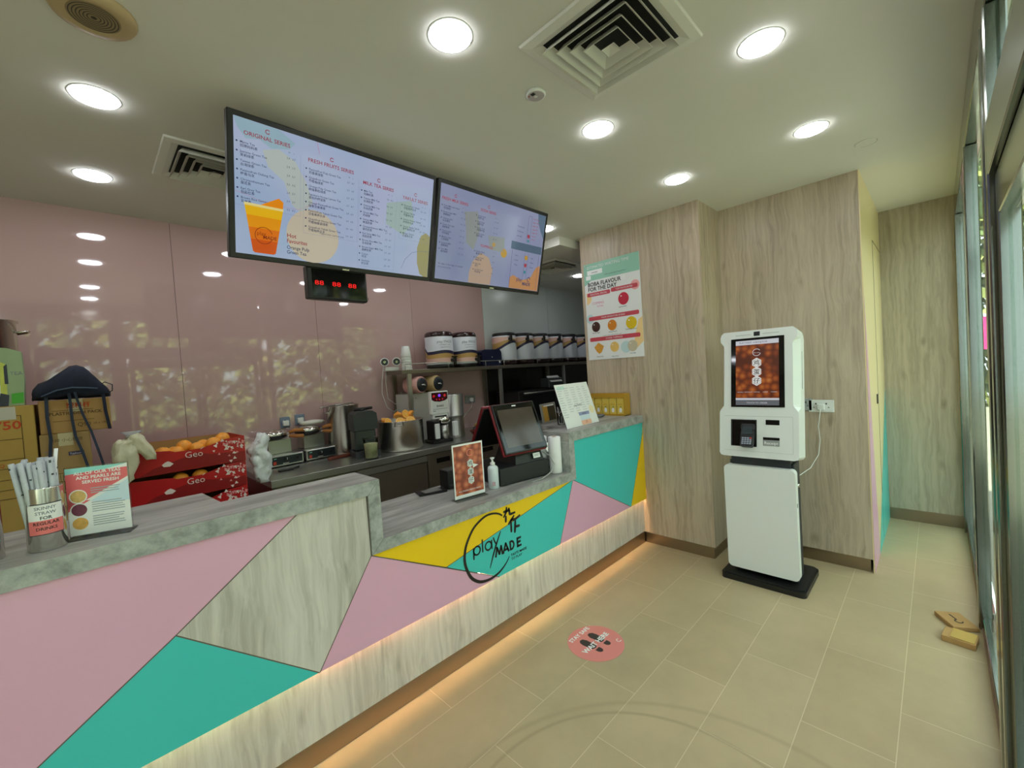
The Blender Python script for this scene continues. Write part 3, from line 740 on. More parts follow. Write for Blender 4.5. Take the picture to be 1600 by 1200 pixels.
# poster on the end wall
t = thing('wall_poster', 'boba flavour poster with green header on the wood end wall', 'poster', (XE-0.0005, 1.952, 1.98), -PI/2)
b = B().m(PAPER).box(-0.27, 0.27, -0.004, -0.0005, -0.425, 0.425)
y = -0.0046
b.m(mat('print_mint', (150, 204, 180), 0.4, var=0)).rect(-0.27, 0.27, 0.275, 0.425, y).poly([(-0.27, 0.235), (-0.20, 0.275), (-0.27, 0.275)], y)
b.m(mat('print_peach', (248, 214, 150), 0.4, var=0)).disc(-0.255, 0.12, 0.05, y, 20, -PI/2, PI/2).poly([(0.235, -0.12), (0.27, -0.10), (0.27, -0.30), (0.20, -0.36), (0.17, -0.36)], y)
b.m(mat('print_pale_blue', (200, 226, 228), 0.4, var=0)).disc(0.11, -0.335, 0.05, y).disc(-0.23, -0.06, 0.04, y)
b.m(mat('print_light_pink', (240, 170, 170), 0.4, var=0)).disc(0.222, 0.165, 0.04, y)
b.m(mat('print_white_label', (244, 246, 244), 0.3, var=0)).rect(-0.235, -0.08, 0.325, 0.365, y-.0004).rect(-0.25, -0.2, 0.285, 0.32, y-.0004).rect(0.06, 0.14, 0.225, 0.27, y-.0004)
RB = mat('print_rose', (206, 76, 88), 0.4, var=0)
b.m(RB)
for (cx, cz, w_) in ((-0.13, 0.152, 0.235), (0.12, 0.160, 0.25), (0, -0.06, 0.49), (0, -0.245, 0.49)): b.poly(rrect(cx, cz, w_, 0.035, 0.012), y-.0004)
b.m(PAPER).text('ESTIMATED WAITING TIME', -0.235, 0.378, 0.036, y-.0008, sx=0.95).text('SEASONAL SPECIAL', -0.13, 0.145, 0.020, y-.0012, 'CENTER').text('TOP FAVOURITES', 0.12, 0.153, 0.020, y-.0012, 'CENTER').text('MADE SIGNATURE BOBAS', 0, -0.067, 0.020, y-.0012, 'CENTER').text('OTHER TOPPINGS', 0, -0.252, 0.020, y-.0012, 'CENTER')
b.m(INK).text('BOBA FLAVOUR', -0.235, 0.225, 0.048, y-.0008, bold=0.02, sx=0.95).text('FOR THE DAY', -0.235, 0.182, 0.048, y-.0008, bold=0.02, sx=0.95)
b.text('minutes', -0.16, 0.338, 0.02, y-.0008, 'CENTER').text('Orders may take longer during peak hours', -0.06, 0.30, 0.012, y-.0008)
b.text('Brown Sugar', -0.175, -0.192, 0.015, y-.0008, 'CENTER').text('Honey Pearls', -0.01, -0.198, 0.015, y-.0008, 'CENTER').text('Yuzu Boba Pearls', 0.165, -0.195, 0.015, y-.0008, 'CENTER').text('* subject to availability, please check with our staff', -0.02, -0.222, 0.009, y-.0008, 'CENTER').text('Lychee Boba', 0.10, 0.0, 0.015, y-.0008, 'CENTER')
b.text('Popping Jelly', -0.15, -0.402, 0.014, y-.0008, 'CENTER').text('White Pearl', 0.0, -0.41, 0.014, y-.0008, 'CENTER').text('Aiyu Jelly', 0.17, -0.395, 0.014, y-.0008, 'CENTER')
b.m(mat('print_pink_text', (226, 120, 170), 0.5, var=0)).text('COMING', -0.14, 0.062, 0.03, y-.0008, 'CENTER').text('SOON', -0.12, 0.035, 0.022, y-.0008, 'CENTER')
for cx, cz, r, c in ((0.11, 0.07, 0.052, (206, 36, 62)), (-0.175, -0.135, 0.045, (70, 40, 32)), (-0.012, -0.138, 0.046, (222, 138, 36)), (0.17, -0.14, 0.052, (228, 196, 24)), (0.0, -0.325, 0.044, (236, 196, 110)), (0.17, -0.33, 0.048, (206, 196, 168))):
    mt = mat('print_ball_%d_%d_%d' % c, c, 0.35, var=0.1, vs_=40); b.m(mt).disc(cx, cz, r, y-.0005, 26, 0, 2*PI, 0.95)
    b.m(PAPER).disc(cx-r*.4, cz+r*.45, r*.12, y-.0009, 10)
b.m(mat('print_jelly', (224, 160, 60), 0.4, var=0.15, vs_=50)).poly([(-0.205, -0.315), (-0.16, -0.275), (-0.105, -0.31), (-0.13, -0.36), (-0.155, -0.375), (-0.18, -0.355)], y-.0005)
b.build('printed_sheet', t)
B().m(STEELP).cyl((-0.25, -0.0055, 0.41), 0.006, 0.0015, 10, 'Y').build('corner_stud', t)

# ------------------------------------------------------------------ ceiling fittings
t = thing('ceiling_downlight', 'x', 'ceiling light', (0, 0, ZC), 0, 'round ceiling downlights')
B().m(WHITE).lathe([(0.0718, -0.0012), (0.078, -0.0010), (0.079, 0.0)]).build('trim_ring', t)
B().m(LAMPM).lathe([(.001, -.011), (.05, -.0105), (.064, -.0085), (.070, -.005), (.0715, -.0012)], n=36).build('diffuser', t)
XSL = (-0.80, 0.10, 0.961, 1.86, 2.76); YSL = (0.436, 1.151, 2.267, 3.079)
labs = {(1, 2): 'round ceiling light on the left, nearer of the pair above the cartons', (1, 3): 'round ceiling light on the left, nearest the pink wall', (2, 1): 'largest round ceiling light at top centre, left of the square vent',
        (3, 1): 'round ceiling light just below the square vent', (3, 0): 'large round ceiling light at top right beside the square vent', (4, 0): 'round ceiling light above the kiosk', (4, 1): 'round ceiling light in front of the wood column top',
        (4, 2): 'round ceiling light glowing past the right end of the menu screens', (2, 3): 'round ceiling light mostly hidden behind the left edge of the menu screen'}
first = True
for i, x in enumerate(XSL):
    for j, yy in enumerate(YSL):
        lab = labs.get((i, j), 'round ceiling light out of direct sight behind the camera or the menu screens')
        if first: t.location = (x, yy, ZC); t['label'] = lab; dl0 = t; first = False
        else: copy_tree(dl0, (x, yy, ZC), None, lab)
copy_tree(dl0, (4.22, 2.98, 2.585), None, 'round light in the lowered kitchen ceiling beside the wood wall')

def diffuser(loc, w_, lab):
    t = thing('air_vent', lab, 'air vent', loc)
    h = w_/2; f = B().m(WHITEP)
    def sq(a0, z0, a1, z1):
        vs = [(-a0,-a0,z0),(a0,-a0,z0),(a0,a0,z0),(-a0,a0,z0),(-a1,-a1,z1),(a1,-a1,z1),(a1,a1,z1),(-a1,a1,z1)]
        return vs, [(i, (i+1) % 4, 4+(i+1) % 4, 4+i) for i in range(4)]
    for a0, z0, a1, z1 in ((h+0.022, -0.001, h+0.018, -0.010), (h+0.018, -0.010, h-0.012, -0.014), (h-0.012, -0.014, h-0.040, -0.003)): f.raw(*sq(a0, z0, a1, z1))
    f.build('frame', t)
    v = B().m(mat('vent_dark', (22, 22, 20), 0.9, var=0)); v.box(-h+0.03, h-0.03, -h+0.03, h-0.03, -0.0025, -0.0015); v.build('duct_shade_sheet', t)  # flat dark sheet stands in for the shade behind the louvres
    lv = B().m(WHITEP); n = 4; st = (h-0.045)/(n+0.9)
    for k in range(n):
        a = h-0.040-st*k
        lv.raw(*sq(a, -0.034, a-st*0.62, -0.004)); lv.raw(*sq(a+.002, -0.034, a-st*0.62+.002, -0.004)); lv.raw(*sq(a, -0.034, a+0.002, -0.034))
    a = st*0.75; lv.raw([(-a,-a,-0.034),(a,-a,-0.034),(a,a,-0.034),(-a,a,-0.034),(0,0,-0.016)], [(0,1,4),(1,2,4),(2,3,4),(3,0,4)])
    lv.build('louvre', t)
    return t
diffuser((1.408, 0.797, ZC), 0.425, 'large square ceiling air vent with nested louvres at the top')
diffuser((0.55, 2.645, ZC), 0.42, 'square ceiling air vent partly hidden behind the left menu screen')
diffuser((3.58, 2.86, 2.585), 0.44, 'dark square air vent in the lowered kitchen ceiling')
t = thing('ceiling_speaker', 'round beige ceiling loudspeaker cut by the top left edge', 'speaker', (0.092, 1.766, ZC))
BEI = mat('beige_plastic', (188, 166, 126), 0.6)
b = B().m(BEI).lathe([(0.062, -0.016), (0.07, -0.019), (0.096, -0.014), (0.102, -0.004), (0.102, 0.0)]); b.build('rim', t)
b = B().m(mat('speaker_mesh', (150, 132, 98), 0.7)).cyl((0, 0, -0.0165), 0.061, 0.0005, 32)
b.m(SEAM)
FC = Matrix.Rotation(PI/2, 4, 'X')
b.at(FC)
for k in range(6): b.ring(0, 0, 0.014+0.008*k, 0.0165+0.008*k, -0.0175, 0, 2*PI, 32)
b.disc(0, 0, 0.007, -0.0175, 16); b.build('grille', t)
t = thing('smoke_detector', 'small round ceiling sensor left of the square vent', 'detector', (1.417, 1.165, ZC))
B().m(WHITE).lathe([(0.036, -0.012), (0.042, -0.008), (0.042, 0)]).build('body', t)
b = B().at(FC).m(mat('sensor_grey', (190, 180, 182), 0.4)).disc(0, 0, 0.034, -0.0125).m(BLACK).rect(-0.028, -0.012, -0.008, 0.010, -0.013).m(REDINK).disc(-0.022, -0.02, 0.004, -0.013, 10).m(WHITE).disc(0, 0, 0.008, -0.0135, 14).build('sensor_face', t)
t = thing('concealed_sprinkler', 'faint round white cap flush in the ceiling right of the lights', 'cover', (3.2, 0.254, ZC))
B().m(WHITEP).lathe([(0.048, -0.004), (0.052, 0)]).build('disc', t)
B().at(FC).m(SEAM).ring(0, 0, 0.047, 0.0485, -0.0045, -0.6, 1.9, 24).build('joint', t)

# ------------------------------------------------------------------ menu screens
TILT = math.radians(14.1)
def monitor(loc, w_, h_, lab):
    t = thing('menu_screen', lab, 'screen', loc, 0, None, TILT)
    b = B().m(BLACK).box(-w_/2, w_/2, -0.018, 0.02, 0, h_, 0.003); b.box(-w_*.35, w_*.35, 0.02, 0.05, 0.1, h_-0.1, 0.01); b.build('frame', t)
    b = B().m(STEELP).poly(rrect(0, 0.0065, 0.035, 0.006, 0.002), -0.0185); b.build('badge', t)
    for sx in (-0.26, 0.26):
        br = B().m(BLACK).box(sx-.02, sx+.02, 0.05, 0.065, 0.1, h_-0.06)
        br.build('bracket_plate', t)
        iv = (Matrix.Translation(loc) @ Matrix.Rotation(TILT, 4, 'X')).inverted()
        B().m(BLACK).at(iv).cyl((loc[0]+sx, 2.075, 2.25), 0.014, ZC-2.2505, 12).box(loc[0]+sx-.05, loc[0]+sx+.05, 2.03, 2.12, ZC-.008, ZC-.0005).build('ceiling_pole', t)
    return t
SM = lambda n, c, e=0.85: screen_mat(n, c, e)
S_BG = mat('screen_menu_background', (0, 0, 0), 0.12, var=0)
def bgmat(name, c1, c2, e=0.48):
    m = bpy.data.materials.new(name); m.use_nodes = True; nt = m.node_tree; b = nt.nodes['Principled BSDF']; L = nt.links.new
    b.inputs['Base Color'].default_value = (0.01, 0.01, 0.01, 1); b.inputs['Roughness'].default_value = 0.1
    tc = nt.nodes.new('ShaderNodeTexCoord'); n = nt.nodes.new('ShaderNodeTexNoise'); n.inputs['Scale'].default_value = 2.2; n.inputs['Detail'].default_value = 1
    L(tc.outputs['Object'], n.inputs['Vector'])
    cr = nt.nodes.new('ShaderNodeValToRGB'); ee = cr.color_ramp.elements; ee[0].position = .35; ee[1].position = .65; ee[0].color = rgb(*c1); ee[1].color = rgb(*c2)
    L(n.outputs['Fac'], cr.inputs['Fac']); L(cr.outputs[0], b.inputs['Emission Color']); b.inputs['Emission Strength'].default_value = e
    return m
def menu_col(b, x, z, w_, title, items, ink, tred, y, icon=True, dz=0.0345, star=True):
    b.m(tred).text(title, x+w_*.47, z, 0.0215, y, 'CENTER', 0.015, sx=1.05)
    if icon: b.ring(x+w_*.47, z+0.034, 0.006, 0.009, y, 0.5, 5.9, 16)
    b.m(ink).text('M      L', x+w_-0.045, z-0.022, 0.008, y)
    zz = z-0.034
    for it in items:
        en, cn, pr = it
        if star: b.m(ink).disc(x, zz+0.004, 0.0035, y, 8)
        b.m(ink).text(en, x+0.011, zz, 0.0125, y, bold=0.005).text(cn, x+0.011, zz-0.0135, 0.0125, y, bold=0.01).text(pr, x+w_-0.052, zz-0.012, 0.0105, y)
        zz -= dz
    # thin rounded border
    b.m(SM('screen_line', (150, 160, 196)))
    zt, zb_ = z+0.012, zz+0.008
    for p in ([(x-0.01, zt-0.03), (x-0.01, zb_)], [(x+w_+0.004, zt-0.03), (x+w_+0.004, zb_)], [(x-0.01, zb_), (x+w_+0.004, zb_)]): b.stroke(p, 0.0008, y)
W1, HM = 0.968, 0.558
t = monitor((0.934, 2.048, 2.046), W1, HM, 'left hanging menu screen with ORIGINAL SERIES and an orange drink picture')
b = B(); y = -0.0188
b.m(bgmat('menu_sky_blue', (176, 200, 232), (200, 206, 238))).rect(-W1/2+.022, W1/2-.016, 0.022, HM-.022, y)
y -= 0.0004
b.m(SM('screen_teal_blob', (172, 206, 222), 0.8)).poly([(-.462, .535), (-.30, .535), (-.235, .50), (-.26, .47), (-.33, .455), (-.37, .475), (-.42, .465), (-.45, .50)], y)
b.m(SM('screen_cream_blob', (206, 216, 212), 0.8)).poly([(-.36, .44), (-.30, .46), (-.235, .43), (-.19, .36), (-.16, .28), (-.20, .22), (-.245, .25), (-.28, .34), (-.34, .38)], y)
b.m(SM('screen_cream_disc', (226, 214, 190), 0.8)).disc(-.155, .135, .115, y, 32)
b.m(SM('screen_olive_disc', (186, 180, 128), 0.75)).poly([(x, z) for x, z in [(.467, .06), (.467, .24), (.44, .255), (.41, .235), (.39, .17), (.395, .09), (.415, .035), (.44, .022), (.467, .022)]], y)
b.m(SM('screen_green_blob', (186, 210, 206), 0.8)).poly([(.20, .36), (.34, .40), (.36, .30), (.30, .22), (.20, .26)], y)
b.m(SM('screen_thin_pink', (220, 150, 190), 0.8)).stroke([(-.46, .262), (-.33, .235), (-.22, .238), (-.14, .285)], .0012, y).stroke([(-.145, .535), (-.135, .49)], .002, y)
b.m(SM('screen_thin_grey', (110, 130, 180), 0.7)).stroke([(.30, .05), (.32, .10), (.36, .14), (.41, .155), (.466, .16)], .0015, y)
y -= 0.0004
INKS = SM('menu_ink', (62, 66, 110), 0.7); REDS = SM('menu_red', (178, 56, 84), 0.8)
menu_col(b, -.452, .478, .235, 'ORIGINAL SERIES', [('Mama Tea', '招牌妈妈茶', '2.9   3.7'), ('Jasmine Green Tea', '茉莉绿茶', '2.9   3.7'), ('Taiwan Green Tea', '台湾绿茶', '2.9   3.7'), ('Passionfruit Oolong Tea', '梅香乌龙', '3.3   4.2'), ('Chrysanthemum Tea', '菊花茶', '2.9   3.7'), ('Earl Grey Tea', '伯爵红茶', '2.9   3.7'), ('Brown Rice Genmai', '玄米茶', '3.3   4.2')], INKS, REDS, y)
menu_col(b, -.19, .447, .235, 'FRESH FRUITS SERIES', [('Passionfruit Pulp Green Tea', '百香果绿茶', '3.7   4.7'), ('Grapefruit Green Tea', '葡萄柚绿茶', '3.7   4.7'), ('Orange Pulp Green Tea', '鲜橙果粒绿茶', '3.7   4.7'), ('Signature Honey Lemon Tea', '金桔柠檬蜜茶', '3.7   4.7'), ('Orange Passionfruit Green Tea', '橙香百香果茶', '3.9   4.9'), ('Passionfruit Yakult Green Tea', '百香果养乐多', '3.9   4.9'), ('Grapefruit Honey Green Tea', '葡萄柚蜂蜜绿茶', '3.9   4.9'), ('Grapefruit Yakult Green Tea', '葡萄柚养乐多', '3.9   4.9')], INKS, REDS, y)
menu_col(b, .065, .418, .185, 'MILK TEA SERIES', [('Milk Tea', '经典奶茶', '3.3   4.2'), ('Taiwan Milk Tea', '台湾奶茶', '3.3   4.2'), ('Oolong Milk Tea', '乌龙奶茶', '3.3   4.2'), ('Green Milk Tea', '奶绿茶', '3.3   4.2'), ('Honey Milk Tea', '蜂蜜奶茶', '3.7   4.7'), ('Chrysanthemum Milk Tea', '菊花奶茶', '3.7   4.7'), ('Earl Grey Milk Tea', '伯爵奶茶', '3.7   4.7'), ('Brown Rice Milk Tea', '玄米奶茶', '3.7   4.7'), ('Brown Sugar Milk Tea', '黑糖奶茶', '3.7   4.7'), ('Cocoa', '可可', '3.9   4.9'), ('Horlicks', '好立克', '3.9   4.9')], INKS, REDS, y, True, 0.0325)
b.m(SM('menu_green_grey', (120, 140, 150), 0.7)); 
menu_col(b, .285, .40, .165, 'YAKULT SERIES', [('Passionfruit Yakult', '百香果养乐多', '3.9   4.9'), ('Grape Yakult', '葡萄养乐多', '3.9   4.9'), ('Lemon Honey Yakult', '柠檬养乐多', '3.9   4.9'), ('Green Apple Yakult', '青苹果养乐多', '3.9   4.9'), ('Mango Yakult', '芒果养乐多', '3.9   4.9')], SM('menu_ink_green', (90, 110, 120), 0.7), SM('menu_rose', (200, 110, 120), 0.7), y)
b.m(INKS).text('Topped with real fruit pulp', -.13, .152, .0105, y).m(REDS).text('Hot', -.268, .115, .024, y, bold=.015).text('Favourites', -.268, .092, .024, y, bold=.015, sx=.85).m(INKS).text('Orange Pulp', -.268, .066, .021, y, bold=.01, sx=.9).text('Green Tea', -.268, .046, .021, y, bold=.01, sx=.9)
# drink picture
zb_ = 0.038; rows = [((222, 88, 10), 0), ((238, 120, 10), .055), ((246, 160, 8), .115), ((250, 196, 20), .175), ((252, 214, 60), .215)]
def cw(z): return 0.044+z*0.16
b.m(SM('cup_0', rows[0][0], 0.95)).poly([(-.356-cw(0)+.008, zb_-.006), (-.356+cw(0)-.008, zb_-.006), (-.356+cw(0), zb_), (-.356-cw(0), zb_)], y)
hts = [0, .048, .095, .142, .178]
for k in range(4):
    m_ = SM('cup_%d' % k, rows[k][0], 0.95)
    b.m(m_).poly([(-.356-cw(hts[k]), zb_+hts[k]), (-.356+cw(hts[k]), zb_+hts[k]), (-.356+cw(hts[k+1]), zb_+hts[k+1]), (-.356-cw(hts[k+1]), zb_+hts[k+1])], y)
b.m(SM('cup_rim', (250, 232, 150), 0.95)).poly([(-.356-.074, zb_+.178), (-.356+.074, zb_+.178), (-.356+.074, zb_+.188), (-.356-.074, zb_+.188)], y-.0003)
b.m(SM('orange_slice', (250, 150, 20), 0.95)).poly([(-.37, zb_+.188), (-.284, zb_+.188), (-.282, zb_+.215), (-.30, zb_+.228)], y-.0003)
b.m(SM('cup_logo', (150, 50, 20), 0.8)).ring(-.358, .105, .032, .0345, y-.0004, .3, 6.0, 26).text('play', -.385, .105, .022, y-.0004).text('MADE', -.362, .092, .020, y-.0004, bold=.02)
b.build('display', t)
CX2, W2 = 1.8975, 0.925
t = monitor((CX2, 2.048, 2.046), W2, HM, 'right hanging menu screen with a drink customising chart and an orange corner')
b = B(); y = -0.0188
b.m(bgmat('menu_lilac', (146, 156, 192), (166, 172, 204))).rect(-W2/2+.016, W2/2-.022, 0.022, HM-.022, y)
y -= .0004
b.m(SM('screen_slate', (96, 124, 150), 0.7)).rect(.135, .435, .275, .325, y)
b.m(SM('screen_orange_field', (222, 160, 104), 0.75)).poly([(.150, .024), (.438, .024), (.438, .20), (.40, .185), (.375, .15), (.36, .12), (.33, .10), (.27, .085), (.21, .10), (.18, .11), (.150, .09)], y)
b.m(SM('screen_tan_blob', (210, 180, 160), 0.75)).poly([(-.20, .024), (-.02, .024), (-.01, .12), (-.05, .19), (-.12, .21), (-.18, .15), (-.20, .08)], y)
b.m(SM('screen_mustard', (166, 172, 172), 0.75)).poly([(-.27, .42), (-.17, .44), (-.14, .34), (-.18, .22), (-.24, .25), (-.25, .33)], y).poly([(-.07, .32), (.07, .33), (.08, .24), (-.05, .24)], y)
b.m(SM('screen_gold_disc', (214, 168, 60), 0.8)).disc(.075, .235, .028, y, 22).disc(-.018, .275, .014, y, 16)
b.m(SM('screen_teal_corner', (112, 140, 168), 0.7)).poly([(.36, .536), (.44, .536), (.44, .38), (.40, .43), (.37, .48)], y)
y -= .0004
INK2 = SM('menu2_ink', (84, 86, 130), 0.65); RED2 = SM('menu2_red', (196, 70, 96), 0.75)
menu_col(b, -.43, .455, .19, 'FRESH MILK SERIES', [('Fresh Milk with Pearls', '珍珠鲜奶', '4.2   5.2'), ('Brown Sugar Milk', '黑糖鲜奶', '4.2   5.2'), ('Oolong Latte', '乌龙拿铁', '4.2   5.2'), ('Green Tea Latte', '绿茶拿铁', '4.2   5.2'), ('Cocoa Latte', '可可拿铁', '4.2   5.2'), ('Matcha Latte', '抹茶拿铁', '4.2   5.2'), ('Caramel Milk', '焦糖鲜奶', '4.2   5.2'), ('Taro Milk', '香芋鲜奶', '4.2   5.2')], INK2, RED2, y, True, .0335)
menu_col(b, -.18, .45, .20, 'SODA SERIES', [('Lemon Soda', '柠檬气泡', '3.9   4.9'), ('Peach Soda', '蜜桃气泡', '3.9   4.9'), ('Passion Soda', '百香果气泡', '3.9   4.9'), ('Lychee Soda', '荔枝气泡', '3.9   4.9')], INK2, RED2, y, True, .034)
menu_col(b, -.17, .245, .20, 'TOPPINGS', [('Golden Pearls', '黄金珍珠', '+0.7'), ('Honey Pearls', '蜂蜜珍珠', '+0.7'), ('Aiyu Jelly', '爱玉', '+0.7'), ('Sea Salt Foam', '海盐奶盖', '+0.9')], INK2, RED2, y, False, .036)
b.m(INK2).text('No sugar or less sugar on request', -.43, .105, .013, y).text('Prices include all taxes', -.43, .088, .010, y)
for x0 in (.272, .305): b.stroke([(x0, .505), (x0, .335)], .0015, y).stroke([(x0, .265), (x0, .09)], .0015, y)
b.stroke([(.272, .505), (.305, .505)], .0015, y)
b.stroke([(.150, .27), (.150, .03)], .002, y).stroke([(.415, .27), (.415, .03)], .002, y)
b.m(RED2).disc(.288, .375, .013, y, 18).disc(.288, .185, .013, y, 18).m(SM('menu2_teal', (60, 150, 160))).disc(.288, .345, .009, y, 18).disc(.288, .14, .011, y, 18).m(SM('screen_gold_disc', (214, 168, 60), 0.8)).disc(.288, .235, .016, y, 18)
b.m(RED2)
for k, st in enumerate(('Iced or hot', 'Sugar 100%', 'Sugar 70%', 'Sugar 50%', 'Sugar 30%', 'Less ice', 'No ice')): b.text(st, .318, .49-.022*k, .013, y)
b.m(INK2)
for k, st in enumerate(('Choose size', 'Choose tea', 'Add milk')): b.text(st, .175, .42-.03*k, .013, y)
for k, st in enumerate(('1 Seal', '2 Shake', '3 Enjoy')): b.text(st, .175, .235-.03*k, .012, y).text(st, .33, .235-.03*k, .012, y)
b.text('play', .215, .075, .035, y, bold=.01).text('MADE', .275, .052, .03, y, bold=.03).ring(.335, .095, .012, .017, y, 0, 5.2, 18)
b.build('display', t)
# hanging LED clock
t = thing('digital_clock', 'small black LED clock with red digits hanging under the left menu screen', 'clock', (0.902, 2.047, 1.900), math.radians(2))
B().m(BLACK).box(-0.148, 0.148, 0.0, 0.045, 0, 0.152, 0.005).build('case', t)
b = B().m(BLACKG).rect(-0.128, 0.138, 0.012, 0.140, -0.0005); b.build('front_glass', t)
b = B().m(screen_mat('red_led', (255, 24, 24), 1.6))
for cx in (-0.095, -0.012, 0.068): b.text('88', cx, 0.066, 0.03, -0.0012, 'CENTER', 0.0, sx=1.5)
b.build('digits', t)
b = B().m(SEAM)
for x in (-0.10, 0.11): B().m(SEAM).tube([(x, 0.01, 0.145), (x, 0.006, 0.150), (x, 0.010, 0.1545)], 0.0018, 6).build('hanging_wire', t)
B().m(BLACK).at(Matrix.Translation((0.153, 0.02, 0.022))).ring(0, 0, 0.006, 0.009, 0, 0, 2*PI, 14).build('lug', t)

# ------------------------------------------------------------------ things on the low counter
def acrylic_sign(loc, rz, w_, h_, lab, tilt=0):
    t = thing('table_sign', lab, 'sign', loc, rz, None, -tilt)
    b = B().m(ACRYL).box(-w_/2, w_/2, -0.003, 0.003, 0.004, h_, 0.0005); b.build('acrylic_holder', t)
    B().m(ACRYL).box(-w_/2, w_/2, -0.03, 0.04, 0, 0.004).build('foot', t)
    return t
WAFP = photo_mat('waffle_print', [(234, 180, 142), (208, 122, 84), (180, 86, 54), (130, 52, 32)], 26, 0.0, 0.25)
t = acrylic_sign((1.478, 1.868, ZL), math.radians(-5.5), 0.206, 0.312, 'upright orange egg waffle sign beside the white pump bottle')
b = B().m(PAPER).rect(-.101, .101, .012, .310, -.0034).m(WAFP).rect(-.093, .093, .030, .300, -.0038)
hexes(b, .012, (.195, .148, .101), .022, PAPER, INK, -.0042, .027)
b.m(mat('print_rose2', (226, 120, 96), .4, var=0)).ring(.012, .255, .016, .020, -.0042, .5, 5.8, 20)
b.m(PAPER).poly([(.03, .19), (.065, .178), (.028, .165)], -.0041).text('EGG WAFFLE FRESHLY BAKED', 0, .045, .011, -.0042, 'CENTER')
b.build('printed_card', t)
t = thing('pump_bottle', 'white sanitiser pump bottle between the waffle sign and the till', 'bottle', (1.690, 1.902, ZL))
B().m(mat('milky_plastic', (214, 224, 226), .35, var=0.02)).lathe([(.029, 0), (.032, .004), (.032, .118), (.028, .130), (.014, .138), (.0125, .142)]).build('bottle_body', t)
B().m(WHITE).lathe([(.0145, .138), (.0145, .155), (.007, .157), (.0045, .176), (.012, .177), (.013, .184), (.006, .186)]).tube([(0, 0, .181), (-.014, -.012, .182), (-.026, -.022, .178)], .0035, 8).build('pump', t)
B().m(mat('label_grey_pink', (190, 160, 170), .5)).at(Matrix.Rotation(math.radians(-40), 4, 'Z')).box(-.010, .010, -.0324, -.0316, .02, .045).build('label', t)
t = thing('note_tray', 'black plastic tray holding papers on the low counter near the step', 'tray', (1.42, 2.165, ZL), math.radians(-18))
B().m(BLACK).slab([(-.075, -.05), (.075, -.05), (.085, .06), (-.085, .06)], 0, .006).box(-.078, .078, -.054, -.048, 0, .014).box(-.084, -.078, -.05, .06, 0, .014).box(.078, .084, -.05, .06, 0, .014).build('tray_body', t)
B().m(mat('grey_card', (120, 120, 116), .5)).at(Matrix.Rotation(.25, 4, 'Z')).box(-.05, .055, -.03, .035, .007, .011).build('papers', t)
t = thing('black_box', 'black upright box standing behind the egg waffle sign', 'box', (1.60, 2.14, ZL), math.radians(-6))
B().m(BLACK).box(-.09, .06, -.04, .06, 0, .115, .004).build('case', t)
B().m(DARKG).box(-.08, .05, -.042, -.04, .02, .03).build('slot', t)

# till
t = thing('till_terminal', 'two-sided black till with dark red edges on the low counter', 'till', (1.915, 1.845, ZL), math.radians(-8.5))
B().m(mat('drawer_black', (30, 32, 33), .5)).box(-.195, .195, 0.0, .34, .004, .108, .004).build('cash_drawer', t)
b = B().m(BLACK); b.raw([(-.06, .02, .108), (.17, .02, .108), (.17, .26, .108), (-.06, .26, .108), (-.02, .07, .26), (.15, .07, .26), (.15, .19, .30), (-.02, .19, .30)], [(3,2,1,0),(4,5,6,7),(0,1,5,4),(1,2,6,5),(2,3,7,6),(3,0,4,7)]).build('stand', t)
o = B().m(PAPER).at(Matrix.Translation((.105, .018, .142)) @ Matrix.Rotation(math.radians(-17), 4, 'X')).box(-.028, .028, -.006, -.003, -.016, .016).m(INK).rect(-.02, .02, .004, .006, -.0065).rect(-.02, .012, -.004, -.002, -.0065).build('sticker', t)
REDP = mat('dark_red_plastic', (120, 18, 26), .3)
def panel(nm, y0, z0, ang, w_, h_, front, x0=-.02):
    M_ = Matrix.Translation((x0, y0, z0)) @ Matrix.Rotation(ang, 4, 'X')
    p = B().m(REDP).at(M_).box(-w_/2, w_/2, -.004, .018, 0, h_, .006).m(BLACK).box(-w_/2+.006, w_/2-.004, -.016 if front else -.012, -.0041, .006, h_-.006, .003).build(nm, t)
    if front:
        q = B().at(M_).m(BLACKG).rect(-w_/2+.014, w_/2-.012, .016, h_-.012, -.0165)
        q.m(mat('idle_touchscreen', (78, 68, 60), .12, var=.25, vs_=9)).rect(-w_/2+.035, w_/2-.03, .045, h_-.045, -.0170).m(PAPER).rect(-.016, .016, h_-.030, h_-.022, -.0172); q.build('touchscreen', p)
panel('front_screen', -.012, .180, math.radians(-23), .345, .335, True, .005)
panel('rear_screen', .33, .20, math.radians(33), .33, .33, False, -.03)
b = B().m(PAPER).at(Matrix.Translation((.19, -.0, .17)) @ Matrix.Rotation(math.radians(-20), 4, 'X')).poly([(-.03, .03), (.022, .045), (-.002, -.02)], 0); b.build('paper_tag', t)
b = B().m(mat('grey_cable', (176, 178, 172), .5)).tube([(2.10, 1.86, ZL+.15), (2.135, 1.83, ZL+.12), (2.13, 1.79, ZL+.07), (2.07, 1.772, ZL+.03), (1.98, 1.775, ZL+.006), (1.90, 1.785, ZL+.004)], .0035, 8)
tag(b.build('grey_cable'), 'pale grey cable curving down in front of the till drawer', 'cable')
b = B().m(BLACK).tube([(2.165+.022*math.cos(a*.9)*(1+.2*math.sin(a*2.3)), 1.845+.02*math.sin(a*.7), ZL+.045+.038*math.sin(a)) for a in [k*.35 for k in range(44)]], .0025, 6)
tag(b.build('cable_coil'), 'tangled black cable coil between the till and the paper rolls', 'cable')
t = thing('paper_roll', 'tall white paper roll standing in front beside the stone upright', 'paper roll', (2.173, 1.815, ZL))
B().m(mat('tissue_paper', (240, 240, 240), .8, var=.01)).cyl((0, 0, .001), .042, .24, 28, 'Z', .004).build('paper', t)
